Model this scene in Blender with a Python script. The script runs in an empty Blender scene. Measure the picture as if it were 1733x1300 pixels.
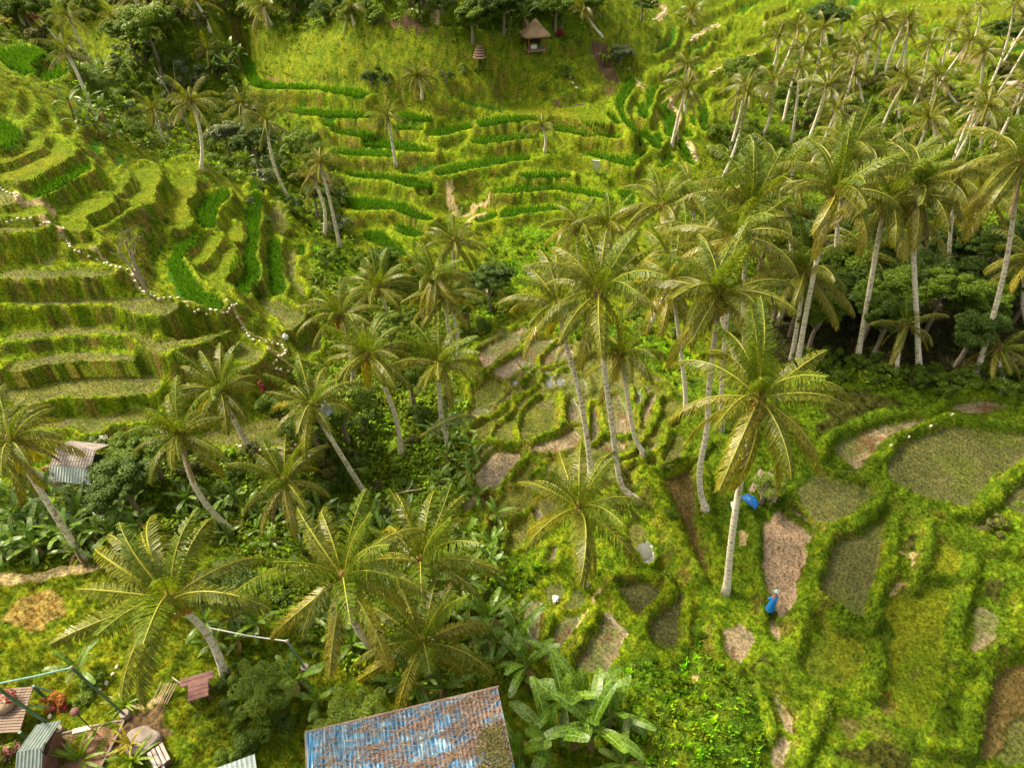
import bpy, math, random
import numpy as np
from mathutils import Vector, Matrix
random.seed(11); rng = np.random.default_rng(11)
scene = bpy.context.scene
COL = scene.collection
# ------------------------------------------------------------------ camera maths (photo pixels 1733 x 1300)
CAMZ = 31.0; PITCH = math.radians(41.6); FPX = 1155.0; CX, CY = 866.5, 650.0
FW = np.array([0, math.cos(PITCH), -math.sin(PITCH)]); UP = np.array([0, math.sin(PITCH), math.cos(PITCH)])
CAM = np.array([0.0, 0.0, CAMZ])
def ray(u, v):
    d = FW + (u-CX)/FPX*np.array([1.0, 0, 0]) - (v-CY)/FPX*UP
    return d/np.linalg.norm(d)
def at(u, v, z):
    d = ray(u, v); return CAM + d*((z-CAMZ)/d[2])
def project(p):
    q = np.asarray(p)-CAM; w = q@FW
    return np.array([CX+FPX*q[0]/w, CY-FPX*(q@UP)/w])
def rng_(p): return float(np.linalg.norm(np.asarray(p)-CAM))
CROPS = {'T1':(0,0),'T2':(430,0),'T3':(860,0),'T4':(1283,0),'C1':(0,320),'C2':(430,320),'C3':(860,320),'C4':(1283,320),
 'B1':(0,640),'B2':(430,640),'B3':(860,640),'B4':(1283,640),'D1':(0,960),'D2':(430,960),'D3':(860,960),'D4':(1283,960)}
def pxs(crop, s):
    if crop == 'W': ox, oy, k = 0, 0, 1.0
    elif crop == 'M1': ox, oy, k = 780, 540, 4.3325
    elif crop == 'M2': ox, oy, k = 780, 760, 4.3325
    elif crop == 'E1': ox, oy, k = 0, 1120, 7.22
    elif crop == 'E2': ox, oy, k = 200, 1120, 7.22
    else: (ox, oy), k = CROPS[crop], 3.824
    out = []
    for t in s.split():
        a, b = t.split(','); out.append((ox+float(a)/k, oy+float(b)/k))
    return out
# ------------------------------------------------------------------ base relief
CTRL = """0,740,2.5 250,720,2.2 450,740,1.2 0,650,4 250,640,3.8 450,650,2.5 0,560,6 250,560,5.5 400,580,4.2
0,470,8 200,470,7.5 400,525,5 500,620,2.3 0,380,10 150,400,8.7 300,430,6 420,430,4 500,470,2.3 0,280,11.5 150,300,10
300,330,7 420,350,4.2 500,400,2 0,200,12.5 100,230,11 250,270,7.5 350,290,5 0,110,14 100,110,11 180,150,8
560,430,.5 500,340,1 430,260,2 330,230,3 230,180,4.5 150,110,6.5 100,60,8.5 600,400,.5 700,400,0 850,430,-1 950,430,-1
600,300,2.5 750,300,2 900,300,2 1020,300,2 500,200,5 650,200,5 800,200,5 950,200,4.7 1050,200,4.5 430,110,7 600,120,8
750,150,7 900,160,6.2 450,40,10 600,50,11 750,60,11 905,75,9.5 850,30,12 0,0,13.5 300,0,13 600,0,13 850,0,13.5
1000,0,12 1000,60,9 1100,100,6.5 1100,0,9 1250,0,7 1400,0,6 1600,0,5 1733,0,5 1150,200,3 1250,100,4 1450,110,2
1650,100,2 1150,270,2 1200,300,1.5 1300,250,0 1500,250,0 1700,250,0 1300,400,0 1500,400,.5 1700,400,.5 1300,550,.5
1500,550,1 1700,550,1.5 1450,640,1.5 1650,650,2 800,500,-1.5 830,580,-.8 950,560,-.5 1100,560,-.3 900,700,-.5
1050,700,-.2 1180,680,.5 900,850,-1 1050,880,-.3 640,560,-1 560,600,0 700,650,-1.5 560,760,-1 700,800,-2 400,800,.5
250,800,1.5 100,800,2.2 0,850,2.5 150,930,3 0,950,3.5 300,950,2.5 450,950,.5 620,950,-1.5 750,950,-2 830,1000,-1.8
0,1100,4 150,1150,4 300,1200,4 0,1300,4.2 250,1300,4 430,1150,3 500,1250,3 430,1050,2.8 600,1080,1 740,1130,-.5
850,1200,-1 650,1300,2 950,1000,-.8 950,1150,-1 1000,1300,-1 1150,1000,0 1150,1150,0 1200,1300,0 1250,900,1
1300,1050,.8 1350,1250,.6 1400,850,1.5 1450,1000,1.3 1550,750,2 1700,700,2.5 1733,850,2.3 1650,1000,1.6 1733,1100,1
1550,1150,1 1733,1300,.5 1400,690,1.5"""
P = []
for t in CTRL.split():
    u, v, z = map(float, t.split(',')); p = at(u, v, z); P.append((p[0], p[1], z))
P += [(-200,260,34),(0,260,34),(200,260,26),(-150,60,20),(-90,20,8),(150,60,6),(100,10,3),(0,-12,0),(-60,-12,4),(60,-12,1),
      (-120,150,30),(-20,150,24),(130,150,9),(70,160,11),(-60,120,22)]
P = np.array(P)
def tpsk(r2): return 0.5*r2*np.log(r2+1e-9)
_d = P[:,None,:2]-P[None,:,:2]; _K = tpsk((_d**2).sum(-1)/1e4)+np.eye(len(P))*2e-5
_Q = np.hstack([np.ones((len(P),1)), P[:,:2]/100]); n = len(P)
_A = np.zeros((n+3,n+3)); _A[:n,:n]=_K; _A[:n,n:]=_Q; _A[n:,:n]=_Q.T
_w = np.linalg.solve(_A, np.concatenate([P[:,2],[0,0,0]]))
def base_h(x, y):
    x = np.asarray(x,float); y = np.asarray(y,float); sh = x.shape; x = x.ravel(); y = y.ravel()
    r2 = ((x[:,None]-P[None,:,0])**2+(y[:,None]-P[None,:,1])**2)/1e4
    return (tpsk(r2)@_w[:n]+_w[n]+_w[n+1]*x/100+_w[n+2]*y/100).reshape(sh)
def vnoise(x, y, seed=0):
    xi = np.floor(x).astype(np.int64); yi = np.floor(y).astype(np.int64); xf = x-xi; yf = y-yi
    def h(a, b):
        k = (a*374761393+b*668265263+seed*1442695041) & 0x7fffffff
        k = ((k ^ (k>>13))*1274126177) & 0x7fffffff
        return ((k ^ (k>>16)) & 0xffff)/65535.0
    u = xf*xf*(3-2*xf); v = yf*yf*(3-2*yf)
    return (h(xi,yi)*(1-u)+h(xi+1,yi)*u)*(1-v)+(h(xi,yi+1)*(1-u)+h(xi+1,yi+1)*u)*v
def fbm(x, y, f, seed=0, o=4):
    s = 0; a = 1; t = 0
    for k in range(o):
        s = s+a*vnoise(x*f+17.3*k, y*f-9.1*k, seed+k); t += a; a *= .5; f *= 2.03
    return s/t
# ------------------------------------------------------------------ grid
NJ, NI = 960, 900
PHI = np.radians(np.linspace(-22, 83.3, NJ)); GY = 31*np.tan(PHI)
GT = np.linspace(-1, 1, NI)
HW = .75*1.3*(.748*np.maximum(GY, 0)+20.6) + 4
X = GT[None,:]*HW[:,None]; Y = np.repeat(GY[:,None], NI, 1)
_js = np.arange(0, NJ, 6); _is = np.arange(0, NI, 6)
def upsample(C):   # coarse (js,is) -> full
    T = np.empty((len(_js), NI))
    for a in range(len(_js)): T[a] = np.interp(np.arange(NI), _is, C[a])
    F = np.empty((NJ, NI)); jj = np.arange(NJ)
    a = np.clip(np.searchsorted(_js, jj, 'right')-1, 0, len(_js)-2); w = np.clip((jj-_js[a])/6, 0, 1)
    return T[a]*(1-w)[:,None]+T[a+1]*w[:,None]
BASE = upsample(base_h(X[np.ix_(_js,_is)], Y[np.ix_(_js,_is)]))
# ------------------------------------------------------------------ what the ground is made of, region by region
# G young rice, O sparse olive rice, M muddy paddy, L low weeds, W open water
FIELDS = """
G T1 0,380 0,330 130,310 230,320 340,365 230,400 200,440 230,470 180,500 100,460 30,420
G T1 270,430 370,385 435,400 440,510 330,540 240,570 220,540 250,470
G T1 0,45 100,40 110,75 0,85
G T1 0,770 60,800 160,890 130,930 0,1000
L T1 165,900 290,900 300,945 200,1000 0,1075 0,1030 130,960
L T1 350,900 490,980 470,1010 330,1090 180,1180 100,1180 0,1180 0,1110 220,1030 330,960
G T1 560,1060 600,1090 580,1130 400,1210 290,1290 210,1290 330,1200 480,1110
L T1 800,1080 860,1100 820,1180 790,1260 730,1260 760,1170
L T1 1100,1050 1250,1040 1300,1110 1200,1130 1120,1090
L T1 890,1070 1040,1090 1010,1200 960,1290 880,1290 850,1200
L T1 1120,1130 1210,1150 1300,1230 1230,1290 1150,1290
G W 403,92 418,97 431,110 432,125 440,140 470,145 508,146 561,151 621,158 623,163 613,168 577,163 535,155 517,154 456,154 432,152 420,137 414,115
G T2 250,715 500,725 700,740 800,770 730,775 450,768 250,755
G T2 940,735 1060,750 1190,785 1100,792 930,780
G T2 440,800 530,805 520,825 450,825
G T2 890,815 1100,840 1100,856 900,842
G T2 510,855 650,850 800,870 780,890 680,895 520,872
G T2 1115,870 1200,840 1400,810 1425,835 1300,870 1170,895 1120,885
G T2 1430,790 1550,765 1721,760 1860,765 1870,788 1721,790 1560,812 1450,825
G T2 710,925 860,915 1000,930 1170,985 1170,995 950,985 880,962 720,957
G T2 500,985 600,970 800,985 900,1000 900,1025 750,1027 600,1010 500,1005
G T2 1400,920 1550,890 1721,880 1840,882 1850,908 1721,908 1550,935 1410,935
G T2 1175,1120 1300,1080 1500,1040 1721,1018 1790,1015 1780,1042 1721,1045 1600,1070 1400,1105 1200,1155
G T2 590,1120 700,1125 900,1140 1100,1180 1160,1200 1140,1228 1020,1225 900,1180 700,1150 600,1132
G T2 1050,1250 1150,1245 1160,1285 1060,1290
G T2 1550,1240 1721,1210 1870,1210 2020,1215 2170,1240 2320,1280 2320,1310 2150,1275 2020,1248 1870,1242 1721,1257 1570,1270
G C2 590,60 760,70 950,90 1050,150 1150,190 1160,215 1080,205 950,155 800,132 620,147
G C2 930,235 1000,250 1100,285 1110,310 1050,328 970,310 930,270
G C2 690,285 820,275 880,320 950,390 1010,440 960,440 850,395 750,335
G C2 1430,210 1560,145 1580,195 1450,232
G C2 1590,155 1721,125 1860,120 2040,122 2060,140 1900,150 1721,178 1600,195
G C3 700,10 800,10 820,60 800,130 750,130 740,60
G T3 290,830 430,845 560,870 700,890 740,910 600,898 430,887 300,852
G T3 480,990 600,1000 750,1035 830,1020 870,985 880,1000 820,1040 810,1090 700,1072 520,1015
G T3 80,1130 250,1120 410,1135 410,1150 250,1153 80,1147
L T3 10,660 180,690 320,720 600,720 650,790 640,820 560,820 430,770 150,735 0,720
G T3 640,730 700,760 730,810 680,810 640,750
G T3 760,510 810,512 820,560 770,620 740,690 740,760 790,800 850,850 800,850 740,790 720,720 690,660 740,590 770,550
G T3 890,590 990,560 940,600 930,680 890,680 905,620
G T3 830,680 880,680 910,720 900,780 850,755
G T3 830,855 890,860 960,910 1000,960 970,975 910,930
G T3 935,870 980,870 1000,930 955,905
G T3 820,880 870,900 870,945 820,950
G T3 1005,740 1060,720 1090,760 1075,850 1065,900 1025,890 1012,810
G T3 1000,650 1035,650 1035,705 1000,712
G T3 1105,910 1150,930 1170,1000 1180,1030 1105,975
G T3 1230,670 1270,690 1300,760 1290,850 1260,860 1240,760
G T3 1180,730 1205,780 1210,830 1190,800
G T3 1130,860 1180,850 1190,890 1150,900
G T3 1020,1005 1080,1030 1040,1070 945,1110 1005,1060
G T3 1115,1015 1180,1050 1210,1085 1150,1060
L T3 1460,210 1620,200 1620,230 1480,270
L T3 1590,60 1721,10 1800,-10 1800,40 1721,65 1610,95
L T3 1660,90 1721,75 1860,60 1850,105 1760,135 1680,180
L T3 1490,118 1630,112 1630,140 1500,147
L T3 1450,360 1650,290 1640,330 1520,385
L T3 1310,420 1400,390 1410,410 1310,485
L T3 930,460 1010,430 1020,455 930,477
L T3 1640,240 1760,235 1900,230 1900,280 1660,270
L T4 1000,40 1200,25 1340,30 1330,60 1150,75 1010,70
L T4 1100,110 1290,95 1390,90 1380,140 1200,150
L T4 1320,160 1440,150 1430,205 1330,215
L T4 1330,240 1460,240 1450,300 1340,290
G T4 1220,310 1330,320 1370,345 1330,360 1250,340
L T4 1440,30 1720,20 1720,70 1600,90 1450,80
O C1 0,0 50,40 125,90 60,100 0,120
L C1 0,150 100,118 300,112 340,150 200,185 0,188
O C1 0,240 300,225 290,280 150,290 0,305
L C1 470,350 500,320 600,310 640,350 630,388 550,398 480,390
L C1 450,100 550,50 700,55 760,80 680,120 600,160 500,205 450,200 430,150
L C1 570,230 690,160 860,110 900,120 820,165 700,250 620,280
L C1 360,180 430,215 560,220 560,280 440,285 390,250
L C1 800,20 960,25 990,110 900,100 800,60
O C1 0,540 200,530 500,530 770,540 720,560 400,577 0,590
O C1 60,720 400,720 700,700 850,720 960,720 1140,740 1150,770 1080,820 980,830 880,800 750,750 600,735 300,750 100,747
O C1 0,990 100,930 360,920 370,880 600,900 800,920 900,930 1000,1000 1300,960 1500,900 1500,930 1300,990 1180,1040 1080,1070 980,1070 900,1010 880,950 700,930 500,930 300,955
O C1 50,1180 100,1120 400,1070 700,1060 850,1090 860,1130 700,1102 500,1112 300,1142 80,1190
O B1 20,120 100,70 300,20 450,5 600,-20 850,-15 1010,10 1060,60 1000,100 850,110 650,125 520,130 420,125 200,170 80,180
O B1 180,270 450,270 700,240 1000,190 1030,230 1020,290 900,295 760,310 650,360 500,340 300,320 200,290
O B1 1290,360 1500,300 1721,270 1950,240 2030,280 1980,350 1900,430 1820,450 1721,450 1500,440 1400,440
O C1 1150,1000 1450,960 1700,1060 1680,1130 1560,1130 1440,1060 1200,1110
G C1 1100,470 1150,380 1240,300 1290,290 1290,330 1250,380 1190,430 1180,490 1220,540 1260,600 1330,680 1450,740 1440,790 1370,780 1200,720 1120,640 1090,550
G C1 1300,100 1340,60 1430,20 1480,20 1490,60 1420,130 1390,190 1400,250 1340,280 1290,220 1280,150
G C1 1600,100 1660,20 1700,50 1690,200 1670,330 1650,430 1680,500 1660,620 1600,690 1540,700 1490,620 1530,560 1580,470 1610,300 1600,200
L C1 1420,480 1450,380 1530,370 1560,440 1530,520 1480,570 1480,630 1500,690 1460,700 1390,665 1345,600 1350,540
L C1 1310,330 1400,290 1420,330 1370,420 1290,500 1230,480 1240,430
L C1 1440,240 1540,230 1590,280 1560,350 1440,340
L C1 1100,60 1200,60 1230,200 1240,260 1130,270 1080,200
G T1 1620,1180 1700,1180 1700,1290 1640,1300
O C2 120,100 220,130 200,200 210,290 150,270 110,200
G C2 100,330 170,330 180,400 170,460 190,520 200,620 200,700 120,690 90,640 100,540 90,430
O C2 210,430 260,380 265,500 270,600 340,710 290,690 225,600
G C2 285,370 330,370 320,440 290,470
O C2 0,700 100,720 200,750 300,800 330,830 300,880 220,920 170,870 140,820 60,750 0,740
O C2 340,960 440,950 420,1050 380,1080 300,1030
M M1 130,310 160,240 240,190 340,150 440,135 430,200 330,245 230,310 190,370 140,370
M M1 230,390 300,330 420,250 520,160 600,145 690,155 640,220 580,280 540,310 470,360 400,390 360,435 290,435
M M1 600,290 680,200 740,185 710,250 700,310 620,360 590,350
M M1 470,380 540,330 550,360 480,400
M M1 320,120 440,75 480,85 440,110 340,127
O M1 90,600 110,490 190,420 310,470 300,540 200,640 120,640
M M1 75,700 90,650 210,672 190,690 100,750 70,750
M M1 290,620 380,550 390,560 360,600 350,650 280,650
O M1 60,820 130,790 250,690 340,680 350,700 270,750 220,800 210,900 100,950 60,930
O M1 240,870 250,780 330,740 390,680 400,600 490,550 520,560 470,620 420,720 385,800 390,870 410,920 320,925 260,890
O M1 415,850 440,740 500,630 570,580 640,620 690,690 690,770 620,840 520,900 430,915
M M1 780,580 850,600 870,680 850,760 800,760 790,680
M M1 500,950 640,880 780,810 880,840 860,910 760,950 640,975 560,975
M M1 950,980 1060,870 1200,900 1190,980 1080,990
M M1 960,640 1000,640 1010,740 1040,820 960,940 940,900 980,800
M M1 1080,600 1150,560 1190,620 1260,820 1230,860 1130,860 1100,700
W M1 1275,540 1325,550 1325,650 1285,650
W M1 610,455 675,455 665,515 640,520
W M1 700,435 750,440 745,490 710,500
W M1 380,460 430,465 395,492
W M1 610,410 700,395 690,425 620,432
M M1 760,230 850,250 800,330 720,370 700,350
M M1 840,430 910,440 920,540 880,560
M M1 100,1150 180,1070 240,990 370,965 450,970 430,1040 330,1180 280,1250 130,1230
O M1 420,1170 470,1050 560,1040 570,1080 480,1160 400,1220
O M1 1470,700 1480,610 1560,600 1640,620 1560,700 1460,770
M M1 1330,450 1400,435 1480,470 1400,485
M M1 1370,560 1420,570 1400,680 1350,760 1310,840 1340,740
M M1 1180,1050 1290,1010 1420,920 1440,950 1350,1020 1200,1070
O M1 1540,900 1620,850 1640,930 1560,1050 1470,1090
O M2 350,590 460,540 500,610 450,700 350,745
O M2 200,600 250,560 290,600 250,690 190,680
M M2 620,800 700,700 720,780 660,850
M M2 10,420 90,340 160,340 90,420 30,470
O M2 1210,560 1340,560 1370,700 1290,740 1230,740
W M2 1290,700 1390,690 1400,790 1330,830 1290,780
M M2 540,470 580,430 600,520 560,560
M M2 600,140 650,90 640,160 590,240
M B4 500,430 600,360 700,310 850,260 1000,220 1100,240 1050,290 930,350 850,400 790,450 740,530 700,590 640,590 560,540 500,470
M B4 1180,210 1300,140 1400,120 1530,120 1600,200 1450,225 1300,220
O B4 840,540 880,470 1000,380 1150,310 1300,272 1500,277 1721,300 1850,320 1900,430 1721,510 1600,590 1500,660 1420,760 1300,830 1150,800 1000,760 900,700 850,640
O B4 230,760 350,640 450,590 560,610 740,620 780,690 730,800 640,890 500,925 400,940 330,870
P B4 130,870 200,850 380,970 340,1040 320,1100 300,1200 270,1300 240,1400 230,1570 180,1560 100,1490 40,1410 30,1300 10,1150 40,980
O B4 500,1000 700,930 850,900 850,1000 840,1150 800,1300 740,1390 720,1570 650,1560 500,1510 430,1460 410,1370 440,1150
L B4 1150,980 1280,1030 1310,1120 1280,1300 1150,1250 1110,1100
O B4 1140,880 1300,890 1500,860 1530,920 1510,1000 1350,960
O B4 1900,560 1721,600 1610,690 1570,760 1600,840 1721,870 1900,880
L D4 840,200 950,180 1080,160 1200,160 1280,230 1260,350 1240,500 1210,600 1150,690 1110,800 1080,1000 1050,1080 960,1070 900,950 850,800 810,650 830,500 900,430 830,330
Z D4 280,620 340,520 400,420 430,330 550,350 680,430 690,560 640,700 560,780 470,800 380,750 300,700
M D4 1430,260 1500,300 1540,420 1520,520 1430,580 1380,520 1390,400
M D4 90,740 180,800 240,870 300,960 290,1050 230,1080 160,1040 100,900
L D4 480,920 620,910 680,1050 640,1090 560,1100 500,1000
M D4 100,1100 200,1130 210,1230 130,1320 60,1280
L D4 720,800 800,780 980,980 950,1060 850,1000
R D4 1520,680 1721,620 1850,620 1850,900 1700,1000 1500,1240 1390,1220 1450,1000
M D4 60,310 110,340 170,460 150,525 110,480 70,380
O D4 1560,1000 1721,900 1850,950 1850,1250 1500,1300
M D3 1370,430 1480,350 1530,400 1600,430 1540,560 1470,615 1410,560
O D3 870,410 960,260 1000,200 1080,150 1140,180 1130,380 1100,480 1050,550 960,500
O D3 720,100 800,50 1000,40 1040,80 900,280 850,330 770,260 720,180
M D3 590,310 680,290 760,330 775,430 720,500 640,640 550,700 470,690 440,620 540,500
M D3 290,460 330,330 400,310 440,370 380,480 290,600 200,610 240,530
M D3 100,230 200,220 250,300 200,440 160,530 110,400
O D3 230,170 300,110 350,120 340,190 290,240 240,220
O D3 340,260 430,170 470,170 470,230 400,270
R B3 1010,660 1230,600 1245,700 1235,860 1260,1000 1350,1240 1260,1280 1140,1130 1090,900 1010,770
"""
# zones (painted in order): kind crop polygon.  l lawn, s soil, d dry straw, u leafy undergrowth, v bright creeping vine, f forest floor, p pale path soil, b brown bank, k darker bank sides
ZONES = """
c W 800,560 900,545 1100,570 1300,640 1733,650 1733,1300 1300,1300 1000,1300 900,1100 860,960 780,850 790,640
O W 812,575 880,555 990,568 1060,600 1140,640 1160,690 1120,780 1060,810 960,860 870,900 800,850 800,700
u W 90,60 420,75 420,170 560,250 610,400 590,450 540,420 430,310 340,290 220,240 130,180 100,110
u W 0,0 430,0 420,75 120,75 0,78
u W 440,0 770,0 760,50 700,45 560,40 440,45
u W 760,0 1010,0 1000,70 960,70 880,60 760,80
u W 540,410 700,440 830,470 900,500 850,545 800,570 760,640 800,700 790,860 830,900 860,960 900,1100 860,1180 640,1180 560,1090 440,1040 400,920 150,960 0,960 0,830 170,770 250,760 400,765 470,770 560,690 500,640 560,600 520,560
u W 1100,330 1300,560 1340,640 1733,660 1800,660 1800,180 1500,120 1300,130 1220,200 1230,320
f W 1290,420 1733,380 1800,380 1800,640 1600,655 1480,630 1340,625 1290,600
v W 830,400 930,388 945,400 925,440 900,480 850,500 825,450
v W 500,400 560,400 640,430 620,470 540,480 500,430
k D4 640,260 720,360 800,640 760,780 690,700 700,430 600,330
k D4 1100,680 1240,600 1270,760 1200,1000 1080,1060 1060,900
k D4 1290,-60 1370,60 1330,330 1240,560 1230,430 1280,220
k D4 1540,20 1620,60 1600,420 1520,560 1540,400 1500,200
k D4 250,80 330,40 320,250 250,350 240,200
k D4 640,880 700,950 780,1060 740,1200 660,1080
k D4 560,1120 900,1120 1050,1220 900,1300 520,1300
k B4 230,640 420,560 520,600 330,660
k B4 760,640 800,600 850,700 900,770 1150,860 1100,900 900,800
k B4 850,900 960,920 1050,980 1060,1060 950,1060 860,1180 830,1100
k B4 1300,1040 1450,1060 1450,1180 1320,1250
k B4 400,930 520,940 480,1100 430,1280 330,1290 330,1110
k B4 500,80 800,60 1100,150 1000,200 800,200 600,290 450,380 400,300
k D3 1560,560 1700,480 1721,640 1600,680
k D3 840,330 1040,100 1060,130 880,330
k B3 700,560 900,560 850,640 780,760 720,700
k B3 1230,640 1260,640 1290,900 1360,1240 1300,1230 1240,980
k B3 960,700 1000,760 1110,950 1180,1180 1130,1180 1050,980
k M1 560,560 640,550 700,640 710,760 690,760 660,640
v W 1110,1100 1180,1040 1240,1130 1300,1160 1320,1300 1000,1300 1010,1220 1000,1180 1050,1110
v W 800,960 900,950 960,990 930,1010 880,1010 830,1040
v W 900,560 1000,545 1100,560 1160,600 1200,650 1160,655 1100,640 1080,600 960,570
l W 0,960 200,960 300,950 460,1060 460,1130 350,1150 300,1300 0,1300
l W 690,110 900,110 960,150 850,160 700,150
d D1 0,270 300,160 440,250 300,400 100,450 0,380
b C1 80,640 600,620 880,640 950,700 700,695 400,710 80,715
b C1 80,800 450,790 860,820 900,900 600,885 370,870 80,920
b C1 330,990 700,990 860,1020 870,1080 650,1050 400,1060 150,1100
b C1 1000,950 1480,860 1470,890 1300,950 1020,990
b C1 0,210 280,215 280,225 0,238
b C1 480,470 760,490 820,530 480,525
b B1 130,200 420,140 520,150 700,150 1000,150 1000,180 700,230 450,250 160,260
b B1 1450,240 2000,170 2030,235 1721,262 1450,290
b B1 700,330 1000,310 1200,330 1100,360 760,380
b C2 570,170 850,180 920,200 860,270 570,270
b T2 270,600 500,640 760,660 740,730 470,710 250,650
d T2 30,480 150,520 520,555 750,600 560,580 280,550 60,545
d T2 620,1040 900,1040 920,1130 600,1110
b T2 1200,1230 1250,1160 1330,1140 1450,1180 1480,1220 1420,1300 1200,1300
d T3 600,490 760,430 780,540 700,620 640,600
d T3 720,700 820,750 890,820 800,800
d T3 900,690 990,680 1020,850 960,830
d T3 1430,300 1540,290 1560,340 1430,370
b T1 620,340 780,360 800,560 760,560 640,400
b T1 690,1180 740,1090 860,1050 780,1100 740,1220 700,1240
b T1 430,1250 560,1190 540,1230 450,1290
b T1 370,1080 480,1010 550,1000 550,1080 400,1120
b C1 730,240 900,150 960,170 880,220 780,300 740,400 700,380 690,290
p C2 1390,180 1530,125 1440,200 1320,330 1290,330 1370,240
p C2 1210,130 1280,0 1320,0 1290,60 1300,120 1340,130 1540,50 1540,75 1330,150
p C1 280,230 340,225 400,280 410,350 360,310 300,260
p B4 960,1060 1040,1090 1040,1180 980,1250 930,1450 880,1450 920,1290 975,1180 1000,1120
p D3 540,150 600,130 620,170 580,190
p D3 410,320 470,280 530,255 480,310 420,350
p D1 880,920 940,880 1060,850 1060,915 960,930
p B3 1490,980 1550,980 1540,1060 1480,1070
p D3 1180,690 1230,670 1250,740 1170,750
s D1 760,1060 960,930 1080,960 1060,1020 1150,1080 1080,1180 960,1220 820,1210 640,1290 700,1180
s E1 520,1090 760,1080 740,1300 480,1300
b B1 1100,1010 1200,980 1230,1030 1150,1060
s D1 1560,920 1640,920 1720,980 1560,990
s T3 0,610 150,620 370,650 540,670 520,690 370,675 150,660 0,632
s T3 500,270 620,270 740,470 760,520 640,500
s T2 760,130 1000,110 1180,210 1000,200 800,150
b T2 1000,1300 1010,1290 1030,1290 1030,1300
"""
PATHS = [('B1', .28, '0,1300 250,1300 400,1260 560,1230 740,1222'), ('D1', .25, '0,88 140,95 300,60 500,30 740,0'), ('C1', .3, '0,130 150,95 300,100'), ('C1', .22, '0,0 60,20 110,40 150,95'), ('C1', .08, '0,203 100,200 200,200 290,212 330,230 410,280 430,330 455,370 470,405 540,420 600,435 660,465 700,485 760,510 800,520 870,525 865,570 890,625 960,680 1030,705 1120,712 1200,750 1320,780 1370,805 1440,805 1480,800 1530,830 1560,880 1590,920 1600,960 1650,975 1721,995 1830,1015 1850,1060 1770,1140 1900,1180 1950,1200'),
 ('T3', .3, '780,455 820,510 850,535 890,560'), ('T3', .32, '1045,640 1065,690 1095,740 1100,790 1080,830 1080,870 1110,900 1160,940 1185,980 1215,1045'), ('T3', .3, '1360,150 1300,180 1240,215 1190,250'), ('T3', .3, '1600,350 1500,400 1400,425 1340,455 1315,490'), ('T3', .35, '950,0 940,30 1010,40 1010,80 970,115'), ('T4', .4, '1220,350 1290,370 1400,395'), ('T2', .3, '1100,10 1110,50 1190,80'), ('T4', .35, '30,190 100,150 240,95')]
PM = np.zeros(X.shape, bool)
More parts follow.
